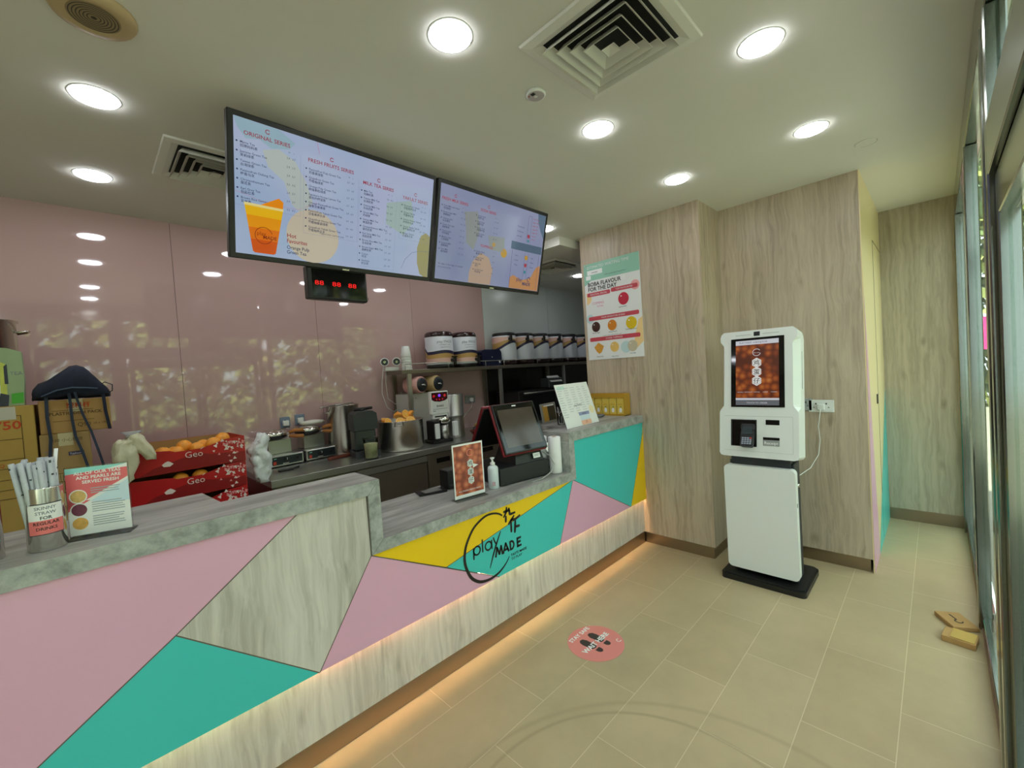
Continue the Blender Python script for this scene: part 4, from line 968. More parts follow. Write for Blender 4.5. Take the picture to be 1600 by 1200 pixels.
B().m(CARD).at(Matrix.Translation((0, 0, .2412))).cyl((0, 0, 0), .014, .001, 16).build('core', t)
copy_tree(t, (2.155, 1.92, ZL), None, 'tall white paper roll standing behind the front roll next to the till')

# ------------------------------------------------------------------ things on the high counter near the end wall
t = thing('menu_card', 'white printed menu sheet propped up on the stone worktop beside the wood wall', 'menu', (2.545, 1.835, ZH), math.radians(2), None, math.radians(-17))
W_, Hh = .415, .325
b = B().m(PAPER).box(-W_/2, W_/2, -.002, .001, .002, Hh)
b.m(mat('print_grey_text', (204, 208, 210), .5, var=0))
for cx in (-.165, -.085, -.005, .08, .15):
    for k in range(13): 
        if k < 12-int(abs(cx)*20) or cx < -.1: b.rect(cx-.03, cx-.03+random.uniform(.03, .06), Hh-.035-.0175*k, Hh-.030-.0175*k, -.0024)
b.m(mat('print_pale_mint', (206, 232, 226), .5, var=0)).rect(-.19, -.10, Hh-.04, Hh-.015, -.0022)
b.m(mat('print_pale_yellow', (244, 232, 190), .5, var=0)).disc(.16, .11, .032, -.0022)
b.m(mat('print_slate_blue', (150, 160, 196), .4, var=0)).rect(-.02, .115, .078, .102, -.0028)
b.m(mat('print_peach_photo', (240, 190, 160), .4, var=.15, vs_=50)).rect(-.015, .11, .006, .040, -.0028)
b.m(mat('print_ice', (214, 230, 238), .4, var=0)).rect(-.015, .11, .040, .078, -.0027)
b.m(REDINK).stroke([(.04, .015), (.052, .035), (.06, .02)], .003, -.0032)
b.m(INK).text('play MADE', 0, .15, .022, -.0028, 'CENTER').text('SPECIALS', .047, .085, .014, -.0032, 'CENTER')
b.build('sheet', t)
B().m(ACRYL).box(-W_/2, W_/2, .0015, .004, 0, Hh+.002).build('acrylic_back', t)
t = thing('gift_box_row', 'open gold carton of five yellow gift packets against the wood end wall', 'box', (3.158, 2.02, ZH), -PI/2)
GOLD = mat('gold_card', (190, 146, 44), .35, var=.05); GOLD2 = mat('pale_gold_card', (222, 192, 84), .35, var=.05)
b = B().m(GOLD).box(-.185, .185, .055, .06, .0, .185).box(-.185, .185, -.035, .055, 0, .006).box(-.185, -.180, -.035, .055, 0, .185).box(.180, .185, -.035, .055, 0, .185).box(-.18, .18, -.036, -.033, .15, .185).box(-.18, .18, -.036, -.033, 0, .016)
b.build('display_carton', t)
for k in range(5):
    x = -.144+.072*k
    p = B().m(GOLD2).box(x-.033, x+.033, -.030, .05, .0065, .172, .002).build('packet', t)
    B().m(PAPER).poly([(x-.010, .03), (x+.012, .03), (x+.015, .055), (x+.004, .07), (x-.012, .058)], -.0306).m(GOLD).rect(x-.02, x+.02, .09, .094, -.0306).rect(x-.015, x+.015, .10, .103, -.0306).m(mat('leaf_print', (110, 140, 60), .5, var=0)).disc(x+.004, .075, .006, -.0307, 10).build('packet_print', p)
t = thing('cloth_pad', 'folded grey cloth in front of the gold gift carton', 'cloth', (3.02, 2.08, ZH), .2)
B().m(mat('grey_cloth', (112, 116, 118), .9, bump=.2)).box(-.07, .06, -.09, .09, .001, .018, .008).build('cloth', t)
t = thing('picture_frame', 'small yellow-edged frame leaning behind the menu sheet', 'frame', (2.60, 2.19, ZH), .15, None, math.radians(-8))
B().m(mat('frame_grey', (140, 140, 136), .4)).box(-.11, .11, 0, .012, 0, .16, .002).build('frame_body', t)
B().m(mat('print_ochre', (196, 150, 52), .5)).rect(-.09, -.02, .02, .145, -.0008).m(BLACK).rect(-.02, .09, .02, .145, -.0008).m(PAPER).rect(-.07, .08, .135, .145, -.0012).build('print', t)
t = thing('glass_tumbler', 'clear glass of small items on the ledge behind the menu sheet', 'glass', (2.53, 2.03, ZH))
B().m(ACRYL).lathe([(.026, 0), (.03, .01), (.036, .10)]).build('glass', t)
for k in range(6): B().m(DARKG if k % 2 else STEEL).tube([(0.012*math.cos(k), .012*math.sin(k), .014), (.022*math.cos(k*1.1), .022*math.sin(k*1.1), .115+.01*(k % 3))], .003, 6).build('stirrer', t)
# ------------------------------------------------------------------ left end of the high counter
def curved(b, r, a0, a1, z0, z1, mt, y=0, n=14):
    b.m(mt); vs = []; fs = []
    for i in range(n+1):
        a = a0+(a1-a0)*i/n; vs += [((r+y)*math.sin(a), -(r+y)*math.cos(a), z0), ((r+y)*math.sin(a), -(r+y)*math.cos(a), z1)]
    for i in range(n): fs.append((2*i, 2*i+2, 2*i+3, 2*i+1))
    b.raw(vs, fs)
def wraptext(b, r, st, z, size, mt, align='CENTER', bold=.02, y=.0012, a=0):
    b.m(mt); i0 = len(b.V); b.text(st, 0, z, size, 0, align, bold)
    for i in range(i0, len(b.V)):
        x, yy, zz = b.V[i]; b.V[i] = ((r+y)*math.sin(x/r+a), -(r+y)*math.cos(x/r+a), zz)
def straws(loc, rz, lab, col, words):
    t = thing('straw_canister', lab, 'straw holder', loc, rz)
    B().m(STEELP).lathe([(.040, 0), (.0415, .003), (.0415, .178), (.0425, .182), (.0385, .182), (.038, .01), (.001, .01)]).build('canister', t)
    b = B(); curved(b, .0415, -.95, .95, .048, .138, mat('label_border', (60, 60, 70), .5, var=0), .0006)
    curved(b, .0415, -.91, .91, .090, .1355, PAPER, .001); curved(b, .0415, -.91, .91, .0505, .090, col, .001)
    for st, z, mt in words: wraptext(b, .0415, st, z, .0125, mt)
    b.build('label', t)
    PB = B().m(PLBAG)
    SG = mat('straw_wrap', (188, 194, 197), .35, var=.12, vs_=90)
    SK = mat('straw_print', (66, 68, 74), .4, var=.1)
    for k in range(26):
        a = k*2.4; rr = .031*math.sqrt((k+.5)/26); x, yy = rr*math.cos(a), rr*math.sin(a)
        top = random.uniform(.245, .268); lx = x*1.45+random.uniform(-.004, .004)-.010; ly = yy*1.3
        s_ = B().m(SG).tube([(x, yy, .03), (lx, ly, top)], .0066, 7)
        for q in range(4):
            f = random.uniform(.5, .98); cx, cy, cz = x+(lx-x)*f, yy+(ly-yy)*f, .03+(top-.03)*f
            s_.m(SK).at(Matrix.Translation((cx, cy, cz)) @ Matrix.Rotation(random.uniform(0, 6), 4, 'Z')).box(.005, .0070, -.0025, .0025, -.002, random.uniform(.001, .006)).at(Matrix.Identity(4))
        s_.build('wrapped_straw', t)
    if col == SALM:
        B().m(PAPER).tube([(.02, .0, .17), (.034, .0, .288)], .005, 6).build('wrapped_straw', t)
SALM = mat('print_salmon', (232, 118, 116), .4, var=0); MINT = mat('print_mint2', (140, 214, 184), .4, var=0)
GI = mat('print_grey_ink', (130, 132, 140), .5, var=0)
straws((-.108, 1.862, ZH), math.radians(4), 'steel straw canister with pink and white SKINNY STRAW label', SALM, [('SKINNY', .121, GI), ('STRAW', .107, GI), ('FOR', .093, INK), ('REGULAR', .0775, INK), ('DRINKS', .062, INK)])
straws((-.232, 1.872, ZH), math.radians(8), 'steel straw canister with mint green label cut by the left edge', MINT, [('FAT STRAW', .118, GI), ('FOR', .102, INK), ('BUBBLE TEAS', .078, mat('print_teal_ink', (60, 150, 140), .5, var=0)), ('DRINKS', .062, mat('print_teal_ink', (60, 150, 140), .5, var=0))])
t = acrylic_sign((.008, 1.872, ZH), math.radians(-20), .152, .222, 'acrylic leaflet stand about freshly served teas and pearls beside the straws')
b = B().m(PAPER).rect(-.074, .074, .010, .218, -.0034)
b.m(mat('print_coral', (228, 106, 110), .4, var=0)).poly([(-.074, .092), (.074, .176), (.074, .206), (-.074, .206)][::1], -.0037)
b.m(mat('print_coral', (228, 106, 110), .4, var=0)).poly([(-.074, .085), (-.02, .115), (-.074, .12)], -.0037)
b.m(mat('print_aqua', (150, 220, 214), .4, var=0)).poly([(-.074, .200), (.02, .206), (.074, .218), (-.074, .218)], -.0039)
b.m(mat('print_ice2', (206, 228, 240), .4, var=0)).poly([(-.02, .112), (.074, .168), (.074, .10), (.02, .10)], -.0038)
b.m(PAPER).text('ALL OF OUR TEAS', 0.002, .196, .0138, -.0042, 'CENTER', .02).text('AND PEARLS ARE', .004, .182, .0138, -.0042, 'CENTER', .02).text('SERVED FRESH', .008, .168, .0138, -.0042, 'CENTER', .02)
b.m(mat('print_mid_grey', (168, 176, 186), .5, var=0))
for z0, n in ((.150, 3), (.105, 5), (.062, 5)):
    for k in range(n): b.rect(-.018, -.018+random.uniform(.06, .085), z0-.007*k, z0-.007*k+.0028, -.0042)
for cz, c in ((.130, (214, 178, 110)), (.088, (112, 52, 74)), (.046, (220, 170, 90))):
    b.m(PAPER).disc(-.048, cz, .0215, -.0044, 22).m(mat('print_food_%d' % c[0], c, .5, var=.35, vs_=120)).disc(-.048, cz, .0185, -.0048, 22)
b.build('leaflet', t)

# ------------------------------------------------------------------ steel work counter along the back wall
XW0, XW1 = 0.775, 5.2
t = thing('work_counter', 'long stainless steel work counter with dark doors along the pink wall', 'counter', (0, 0, 0))
B().m(STEEL).box(XW0, XW1, YS, YB-0.002, ZS-0.045, ZS, 0.002).build('steel_top', t)
b = B().m(STEELD).box(XW0+.01, XW1-.01, YS+.03, YB-.01, 0.10, ZS-0.046); b.m(mat('counter_red_side', (120, 24, 26), .4)).box(XW0+.006, XW0+.0095, YS+.035, YB-.02, .12, ZS-.05); b.build('cabinet', t)
for x0, x1, kind in ((.795, 1.322, 0), (1.328, 1.922, 0), (1.93, 2.42, 1), (2.43, 2.92, 1), (2.93, 3.5, 1)):
    if kind == 0:
        d = B().m(STEELD).box(x0, x1, YS+.012, YS+.03, .12, ZS-.105, .002); d = d.build('door', t)
        B().m(STEEL).prism([(x0, ZS-.10), (x1, ZS-.10), (x1, ZS-.055), (x0, ZS-.055)], YS+.004, YS+.03).build('door_rail', d)
    else:
        d = B().m(STEELD).box(x0, x1, YS+.010, YS+.03, .12, ZS-.05, .002); d = d.build('door', t)
        B().m(BLACKG).box(x0+.085, x0+.22, YS+.0085, YS+.012, ZS-.135, ZS-.095, .0005).build('handle_recess', d)
for x in (XW0+.05, 2.4, 3.6, 5.1):
    for yy in (YS+.08, YB-.08): B().m(STEEL).cyl((x, yy, 0), .02, .10, 12).build('leg', t)

# shelf above
t = thing('steel_shelf', 'stainless steel shelf with rail standing over the back work counter', 'shelf', (0, 0, 0))
B().m(STEELD).box(1.98, 5.15, 3.345, 3.645, ZSH-.035, ZSH, .002).build('shelf_board', t)
for x in (2.06, 3.19, 4.3):
    for yy in (3.365, 3.625): B().m(STEELD if yy > 3.5 else STEEL).box(x-.018, x+.018, yy-.012, yy+.012, ZS+.0005, ZSH-.0355).build('post', t)
b = B().m(STEEL).tube([(2.02, 3.355, ZSH+.055), (5.1, 3.355, ZSH+.055)], .004, 8)
for x in (2.02, 2.5, 2.98, 3.25, 3.8, 4.4, 5.1): b.cyl((x, 3.355, ZSH), .0035, .055, 8)
b.build('rail', t)

# tea urns
LIDM = mat('dark_brown_lid', (44, 22, 24), .12, coat=.5); UW = mat('urn_white', (226, 230, 238), .35, var=.01); UN = mat('urn_navy', (44, 40, 72), .35, var=.02)
UG = mat('urn_gold', (196, 156, 92), .35, var=.02); UP = mat('urn_peach', (228, 186, 170), .35, var=.02)
def urn(loc, lab):
    t = thing('tea_urn', lab, 'tea urn', loc, math.radians(-24), 'insulated tea urns on the steel shelf')
    r = .138
    B().m(BLACK).lathe([(.118, 0), (.132, .006), (.132, .034), (.126, .038)]).build('base', t)
    b = B().m(UW).lathe([(.130, .036), (.1375, .042), (r, .05), (r, .305), (.134, .312)], n=40)
    def qf(a):
        th = a+math.radians(161); c_ = math.cos(th)
        return .075*math.sin(th)*(max(0, c_)**.5)+.010*math.sin(2*a+1.2)*max(0, -c_)
    def band(zl, zh, mt, off, wl=1.0, wh=1.0):
        b.m(mt); n = 48; vs = []; fs = []
        for i in range(n+1):
            a = -PI+2*PI*i/n; q = qf(a)
            vs += [((r+off)*math.sin(a), -(r+off)*math.cos(a), zl+q*wl), ((r+off)*math.sin(a), -(r+off)*math.cos(a), zh+q*wh)]
        for i in range(n): fs.append((2*i, 2*i+2, 2*i+3, 2*i+1))
        b.raw(vs, fs, True)
    band(.051, .10, UP, .0006, 0, 1); band(.096, .140, UG, .0009, .5, 1); band(.135, .165, UN, .0012)
    wraptext(b, r, 'play MADE', .245, .036, GI, 'CENTER', .0, .0012, .25); wraptext(b, r, 'TASTE MADE TO PLAY', .222, .012, GI, 'CENTER', .01, .0012, .25); wraptext(b, r, 'original fresh tea', .198, .016, GI, 'CENTER', .0, .0012, .25)
    b.build('body', t)
    B().m(LIDM).lathe([(.137, .308), (.1385, .315), (.1375, .338), (.124, .356), (.08, .362), (.03, .364), (.001, .364)], n=40).build('lid', t)
    tp = Matrix.Rotation(math.radians(42), 4, 'Z')
    tb = B().m(BLACK).at(tp); tb.cyl((0, -.175, .075), .016, .045, 12, 'Y').box(-.014, .014, -.19, -.165, .03, .10, .004).box(-.018, .018, -.20, -.15, .10, .112, .003); tb.build('tap', t)
    return t
u0 = urn((2.50, 3.49, ZSH+.001), 'upright tea urn with dark lid on the shelf, left of the pair')
copy_tree(u0, (2.815, 3.50, ZSH+.001), None, 'upright tea urn with dark lid on the shelf, right of the pair')
ords = ['first from the left, beside the blue box', 'second from the left', 'third from the left', 'fourth from the left', 'fifth from the left', 'sixth from the left', 'last one by the wood wall']
for k, x in enumerate((3.40, 3.70, 3.98, 4.26, 4.56, 4.85, 4.99)):
    if k == 6: continue
    c = copy_tree(u0, (x+.0, 3.49, ZSH+.366), math.radians(0), 'tea urn turned upside down on the shelf, '+ords[k] if k < 5 else 'tea urn turned upside down on the shelf, nearest the wood wall')
    c.rotation_euler = (0, PI, math.radians(150+random.uniform(-4, 4))); c['group'] = 'tea urns standing upside down'
    for q in list(COL.objects):
        if q.parent == c and q.name.startswith('tap'): q.rotation_euler[2] = math.radians(128)
t = thing('blue_box', 'dark blue rounded plastic box between the two groups of tea urns', 'box', (3.11, 3.46, ZSH+.001))
B().m(mat('navy_plastic', (20, 26, 58), .35)).prism(rrect(0, .088, .285, .176, .045, 8), -.07, .10).build('box_shell', t)
B().m(PAPER).poly([(.085, .06), (.115, .055), (.12, .035), (.105, .025), (.098, .04)], -.0708).disc(.0, .095, .006, -.0708, 12).build('sticker', t)
t = thing('paper_cup', 'x', 'cup', (2.105, 3.46, ZSH+.001), 0, 'stack of upside-down white cups on the shelf')
B().m(WHITE).lathe([(.046, 0), (.047, .004), (.034, .098), (.031, .100), (.001, .100)], n=24).build('cup', t)
t['label'] = 'white cup upside down, bottom of the stack at the left end of the shelf'
for k in range(1, 6): copy_tree(t, (2.105-.001*k, 3.46, ZSH+.001+.024*k), None, ('white cup upside down, topmost of the stack on the shelf' if k == 5 else 'white cup upside down in the middle of the stack on the shelf'))
t = thing('emergency_light', 'twin round white emergency spotlights at the left end of the shelf', 'emergency light', (1.975, 3.56, ZSH+.0), math.radians(-12))
B().m(WHITE).box(-.04, .09, -.02, .05, .001, .04, .006).build('housing', t)
for sx in (-.045, .065):
    h = B().m(WHITE).at(Matrix.Translation((sx, -.03, .085)) @ Matrix.Rotation(math.radians(-15), 4, 'Z')).lathe([(.02, .05), (.036, .02), (.038, -.012), (.034, -.014)], (0, 0, 0), 24, 'Y').build('lamp_head', t)
    B().at(Matrix.Translation((sx, -.03, .085)) @ Matrix.Rotation(math.radians(-15), 4, 'Z')).m(DARKG).disc(0, 0, .031, -.0145, 20).m(STEELP).disc(0, 0, .012, -.015, 14).build('lens', h)
b = B().m(WHITE).tube([(1.93, 3.58, ZSH+.05), (1.915, 3.59, ZSH-.08), (1.91, 3.60, ZSH-.2), (1.95, 3.60, ZSH-.33), (2.02, 3.60, ZSH-.38), (2.10, 3.62, ZSH-.33), (2.14, 3.63, ZSH-.28)], .003, 6)
b.tube([(1.96, 3.58, ZSH+.05), (1.955, 3.6, ZSH-.1), (1.97, 3.61, ZSH-.25), (2.04, 3.6, ZSH-.31), (2.12, 3.62, ZSH-.27), (2.13, 3.64, ZSH-.20)], .003, 6)
tag(b.build('white_cable'), 'white cables looping down from the emergency spotlights at the shelf end', 'cable')

# --- on the worktop, left to right
LAMH = mat('tan_wood_handle', (178, 116, 54), .5, var=.12, vs_=30)
def waffle_iron(loc, lab, rz):
    t = thing('waffle_iron', lab, 'waffle iron', loc, rz, 'egg waffle irons on the work counter')
    b = B().m(STEEL).box(-.117, .117, -.12, .10, .008, .085, .003)
    for sx in (-.1, .1):
        for sy in (-.1, .085): b.m(BLACK).cyl((sx, sy, 0), .01, .008, 10)
    b.m(STEEL).box(-.09, .075, -.02, .09, .085, .19, .004); b.build('base', t)
    p = B().m(mat('iron_panel', (30, 40, 42), .3)).rect(-.106, .108, .018, .076, -.1208).m(PAPER).rect(-.03, .01, .022, .026, -.1212).m(REDINK).rect(-.095, -.075, .022, .045, -.1212).m(MINT).rect(-.09, -.072, .062, .067, -.1212); p = p.build('control_panel', t)
    B().m(BLACK).cyl((-.005, -.140, .048), .019, .019, 20, 'Y', .002).m(PAPER).box(-.0062, -.0038, -.141, -.140, .05, .065).build('knob', t)
    B().m(BLACK).cyl((.072, -.130, .05), .013, .009, 16, 'Y', .002).build('indicator', t)
    X = Matrix.Translation((-.045, .0, .205))
    B().m(BLACK).at(X).lathe([(.001, -.012), (.05, -.012), (.088, .0), (.094, .012), (.092, .018), (.001, .018)], n=32).build('lower_pan', t)
    B().m(STEELP).at(X).lathe([(.094, .020), (.096, .028), (.088, .044), (.06, .056), (.03, .062), (.001, .063)], n=32).build('upper_pan', t)
    for z0, z1 in ((.03, .05), (.005, -.015)):
        h = B().m(STEEL).at(X).tube([(.08, -.03, z0*.7), (.105, -.045, z0)], .006, 8); h = h.build('handle', t)
        B().m(LAMH).at(X).tube([(.10, -.042, z0), (.14, -.06, (z0+z1)/2+.004), (.19, -.085, (z0+z1)/2)], [.011, .015, .014], 12).build('wooden_grip', h)
    return t
wi = waffle_iron((1.005, 3.52, ZS), 'egg waffle iron with steel base on the work counter, left of the two', math.radians(3))
copy_tree(wi, (1.262, 3.545, ZS), math.radians(3), 'egg waffle iron with steel base on the work counter, right of the two')
socket('wall_socket', 'blue-grey switch plate on the pink wall behind the left waffle iron', (1.095, YB, 1.215), 0, 1, True, mat('bluegrey_plate', (120, 136, 156), .4))
socket('wall_socket', 'blue-grey switch plate on the pink wall behind the right waffle iron', (1.205, YB, 1.225), 0, 1, True, mat('bluegrey_plate', (120, 136, 156), .4))
t = thing('dish_cloth', 'folded white cloth lying on top of the right waffle iron', 'cloth', (1.27, 3.57, ZS+.272), .1)
B().m(mat('white_cloth', (226, 224, 210), .9, bump=.4, vs_=20)).lathe([(.001, 0), (.07, 0), (.085, .012), (.07, .022), (.02, .03), (.001, .03)], n=12, sx=1.25, sy=.7).build('cloth', t)
b = B().m(BLACK).box(-.05, .05, -.015, .015, .0, .012, .004).tube([(.04, 0, .006), (.09, .02, .008), (.10, .05, .006)], .006, 6)
o = b.build('black_spatula', None, (.945, 3.22, ZS+.001)); tag(o, 'short black tool lying in front of the left waffle iron', 'tool')
t = thing('wood_tongs', 'dark brown wooden tongs lying in front of the right waffle iron', 'tongs', (1.36, 3.32, ZS+.001), math.radians(8))
BW = mat('dark_brown_wood', (104, 48, 26), .5, var=.15, vs_=20)
B().m(BW).box(-.10, .10, -.028, -.006, 0, .018, .004).build('arm', t); B().m(BW).at(Matrix.Rotation(.12, 4, 'Z')).box(-.09, .11, .002, .024, 0, .02, .004).build('arm', t)
# tall pot, blender, jug
def pot(name, loc, r, h, lab, cat='pot', lip=True, handles=True, hr=0.0):
    t = thing(name, lab, cat, loc, hr)
    b = B().m(mat('pot_steel', (206, 202, 190), .26, 1.0, var=.06, vs_=9)).lathe([(r*.94, 0), (r*.985, .006), (r, .02), (r, h-.006), (r+.008, h-.003), (r+.008, h), (r-.004, h), (r-.006, .012), (.001, .010)], n=44); b.build('pot_body', t)
    if handles:
        for s_ in (-1, 1):
            B().m(STEELP).tube([(s_*(r-.002), -.035, h*.86), (s_*(r+.035), -.03, h*.88), (s_*(r+.04), 0, h*.885), (s_*(r+.035), .03, h*.88), (s_*(r-.002), .035, h*.86)], .005, 8).build('handle', t)
    return t
pot('stock_pot', (1.495, 3.51, ZS), .125, .40, 'tall shiny steel pot behind the dark blender', hr=.3)
b = B().m(STEEL).tube([(1.40, 3.42, ZS+.408), (1.30, 3.38, ZS+.405), (1.26, 3.37, ZS+.402)], .005, 8); b.tube([(1.40, 3.42, ZS+.408), (1.52, 3.50, ZS+.407), (1.60, 3.54, ZS+.41)], .007, 8)
tag(b.build('ladle_handle'), 'steel ladle lying across the rim of the tall pot', 'ladle')
t = thing('blender', 'dark grey sound-hood blender on the work counter before the tall pot', 'blender', (1.515, 3.20, ZS), math.radians(-10))
B().m(DARKG).slab([(-.095, -.10), (.095, -.10), (.09, .10), (-.09, .10)], 0, .05).build('motor_base', t)
b = B().m(DARKG); ho = [(-.088, .21), (.088, .21), (.092, .28), (.086, .335), (.055, .355), (-.055, .355), (-.086, .335), (-.092, .28)]
b.prism(ho, -.085, .085); b.build('hood', t)
B().m(mat('smoky_plastic', (64, 70, 66), .15)).box(-.082, .082, -.05, .08, .051, .21, .01).build('smoked_window', t)
B().m(BLACK).tube([(-.06, 0, .368), (.08, 0, .372)], .012, 8).cyl((0, 0, .353), .02, .015, 12).build('top_handle', t)
t = thing('measuring_jug', 'clear measuring jug with pale contents before the blender', 'jug', (1.485, 3.03, ZS))
B().m(ACRYL).lathe([(.045, 0), (.048, .004), (.056, .155), (.058, .16)], n=24).build('jug_wall', t)
B().m(mat('pale_green_contents', (214, 212, 160), .6, var=.3, vs_=60)).lathe([(.043, .008), (.05, .115), (.001, .12)], n=24).build('contents', t)
pot('fruit_pot', (1.84, 3.20, ZS), .188, .245, 'large steel pot heaped with cut oranges on the work counter', hr=1.0)
SL = mat('orange_flesh', (250, 178, 60), .4, var=.1, vs_=80)
def cut_orange(loc, rot, lab, group):
    t = thing('orange_half', lab, 'orange', loc, 0, group); t.rotation_euler = rot
    pr = [(.038*math.sin(PI/2*k/6), -.038*math.cos(PI/2*k/6)) for k in range(7)]; pr[0] = (.001, -.038)
    B().m(ORANGE).lathe(pr, n=20).build('peel', t)
    b = B().m(SL).cyl((0, 0, 0), .0365, .001, 20).at(Matrix.Translation((0, 0, .0012)) @ FL).m(mat('orange_pith', (252, 216, 140), .5, var=0))
    for k in range(4): b.stroke([(.034*math.cos(k*PI/4), .034*math.sin(k*PI/4)), (-.034*math.cos(k*PI/4), -.034*math.sin(k*PI/4))], .002, -.0003)
    b.ring(0, 0, .033, .0365, -.0003, 0, 2*PI, 20); b.build('cut_face', t)
    return t
ol = ['leftmost on the pot rim', 'low at the front of the heap', 'high in the middle of the heap', 'topmost on the heap facing the camera', 'at the right of the heap', 'rightmost by the pot rim', 'behind the top of the heap', 'near the middle front of the heap', 'at the far left back of the heap', 'low at the right back']
spots = [(-.125, -.05, .225, (1.2, .2, .3)), (-.05, -.10, .222, (1.0, 0, -.2)), (-.03, -.03, .258, (2.6, .3, 0)), (.02, -.07, .275, (1.25, .1, .2)), (.075, -.06, .262, (2.2, .4, 1)), (.12, -.02, .232, (1.0, .5, .8)), (.03, .03, .275, (.3, .6, 0)), (.03, -.12, .222, (1.1, -.4, .1)), (-.10, .04, .238, (.4, .2, 0)), (.09, .06, .23, (.5, 0, 0))]
for (x, yy, z, r), l in zip(spots, ol): cut_orange((1.84+x*1.05, 3.20+yy, ZS+z+.016), r, 'half orange in the steel pot, '+l, 'cut oranges in the steel pot')
B().m(STEEL)
# sealing machine behind with two jars on top
t = thing('cup_sealer', 'white-fronted cup machine under the shelf behind the orange pot', 'machine', (2.22, 3.47, ZS))
B().m(mat('ivory_metal', (196, 194, 186), .4)).box(-.17, .19, -.08, .14, .001, .44, .004).m(SEAM).at(Matrix.Translation((0, 0, 0))).cyl((-.12, -.082, .40), .004, .002, 8, 'Y').cyl((-.09, -.082, .40), .004, .002, 8, 'Y').build('cabinet', t)
for k, (x, c, l) in enumerate(((2.165, (222, 170, 160), 'left round jar lying on its side under the shelf with pink body'), (2.345, (196, 170, 120), 'right round jar lying on its side under the shelf with tan body'))):
    t = thing('storage_jar', l, 'jar', (x, 3.33, ZS+.441+.078), math.radians(14), 'jars lying under the shelf')
    B().m(mat('jar_body_%d' % k, c, .35)).lathe([(.070, .0), (.077, .012), (.077, .165), (.06, .18), (.001, .18)], n=30, axis='Y').build('jar_body', t)
    B().m(mat('jar_lid', (34, 40, 46), .3)).lathe([(.001, -.012), (.058, -.012), (.064, -.004), (.064, .004)], n=30, axis='Y').build('jar_lid', t)
    B().m(PAPER).box(-.018, .018, -.020, -.012, -.004, .004, .002).at(Matrix.Rotation(.5, 4, 'Y')).box(.0, .026, -.022, -.014, .002, .008, .002).build('latch', t)
# tea brewer with control panel
t = thing('milk_tea_machine', 'tea shaking machine with red lit control panel and white side arms', 'machine', (2.185, 3.15, ZS), math.radians(-4))
B().m(BLACK).box(-.09, .11, -.06, .10, .001, .03, .004).build('base', t)
B().m(BLACK).box(-.085, -.02, -.07, .06, .03, .20, .006).m(BLACK).box(.02, .11, .04, .10, .03, .20).build('body', t)
for x in (-.055, .135): B().m(WHITE).box(x-.022, x+.022, -.085, -.05, .045, .175, .004).build('side_arm', t)
B().m(STEELP).lathe([(.05, .16), (.07, .175), (.075, .21), (.06, .225), (.02, .24), (.001, .24)], (.05, 0, 0), 28).build('clamp_head', t)
B().m(STEEL).cyl((.045, -.02, .031), .042, .12, 24).build('shaker_cup', t)
B().m(STEEL).tube([(.02, .06, .19), (.02, .05, .36)], .014, 10).build('neck', t)
cp = B().m(WHITE).box(-.088, .092, -.055, -.01, .255, .455, .006); cp.m(WHITE).box(-.07, .08, -.05, -.012, .215, .255, .003); cp = cp.build('control_head', t)
b = B().m(mat('panel_maroon', (70, 10, 26), .2)).poly([(-.078, .445), (-.078, .385), (-.055, .37), (0, .362), (.055, .37), (.082, .385), (.082, .445)], -.0556)
b.m(screen_mat('panel_red_glow', (220, 20, 40), .8)).disc(-.055, .415, .012, -.056, 14).disc(.055, .415, .012, -.056, 14).disc(-.028, .385, .007, -.056, 12).disc(.0, .383, .007, -.056, 12).disc(.03, .385, .007, -.056, 12)
b.m(screen_mat('panel_violet_glow', (130, 60, 255), 1.5)).disc(.0, .418, .013, -.056, 16)
b.m(INK).text('SHAKE', 0.002, .318, .024, -.0558, 'CENTER', .02).stroke([(-.07, .30), (.075, .30)], .002, -.0558).stroke([(-.07, .285), (-.045, .285)], .004, -.0558).rect(-.055, .065, .228, .240, -.0508); b.build('button_panel', cp)
t = thing('steel_dispenser', 'tall plain steel cylinder dispenser beside the tea machine', 'dispenser', (2.46, 3.28, ZS))
B().m(STEEL).lathe([(.092, 0), (.098, .006), (.098, .195), (.101, .20), (.101, .212), (.098, .216), (.098, .40), (.094, .408), (.001, .41)], n=36).build('cylinder', t)
t = thing('lemon_squeezer', 'yellow cup squeezer with half a lemon on top by the till', 'squeezer', (2.79, 3.28, ZS))
B().m(mat('yellow_plastic', (236, 196, 40), .35)).lathe([(.035, 0), (.045, .005), (.062, .075), (.068, .078), (.001, .078)], n=26).build('cup', t)
B().m(mat('pale_lemon', (242, 236, 160), .4)).lathe([(.050, .0785), (.046, .09), (.03, .105), (.012, .128), (.001, .132)], n=24).build('lemon_half', t)
B().m(BLACK).tube([(-.06, 0, .06), (-.095, 0, .05), (-.095, 0, .02), (-.05, 0, .012)], .007, 8).build('handle', t)
t = thing('brown_bowl', 'low dark brown bowl behind the sloping back of the till', 'bowl', (2.62, 3.12, ZS))
B().m(mat('brown_bowl_glaze', (92, 44, 36), .3)).lathe([(.04, 0), (.05, .004), (.085, .05), (.082, .05), (.045, .01), (.001, .008)], n=26).build('bowl', t)
socket('wall_socket', 'double wall socket with a white plug on the pink wall under the shelf', (2.99, YB, 1.225), 0, 2, True, mat('metal_plate', (150, 152, 150), .35))
b = B().m(WHITE).tube([(2.99, YB-.037, 1.20), (2.96, YB-.05, 1.14), (2.86, YB-.06, 1.07), (2.78, YB-.09, ZS+.09), (2.74, YB-.10, ZS+.005)], .003, 6)
tag(b.build('socket_cable'), 'white cable from the double socket down to the work counter', 'cable')
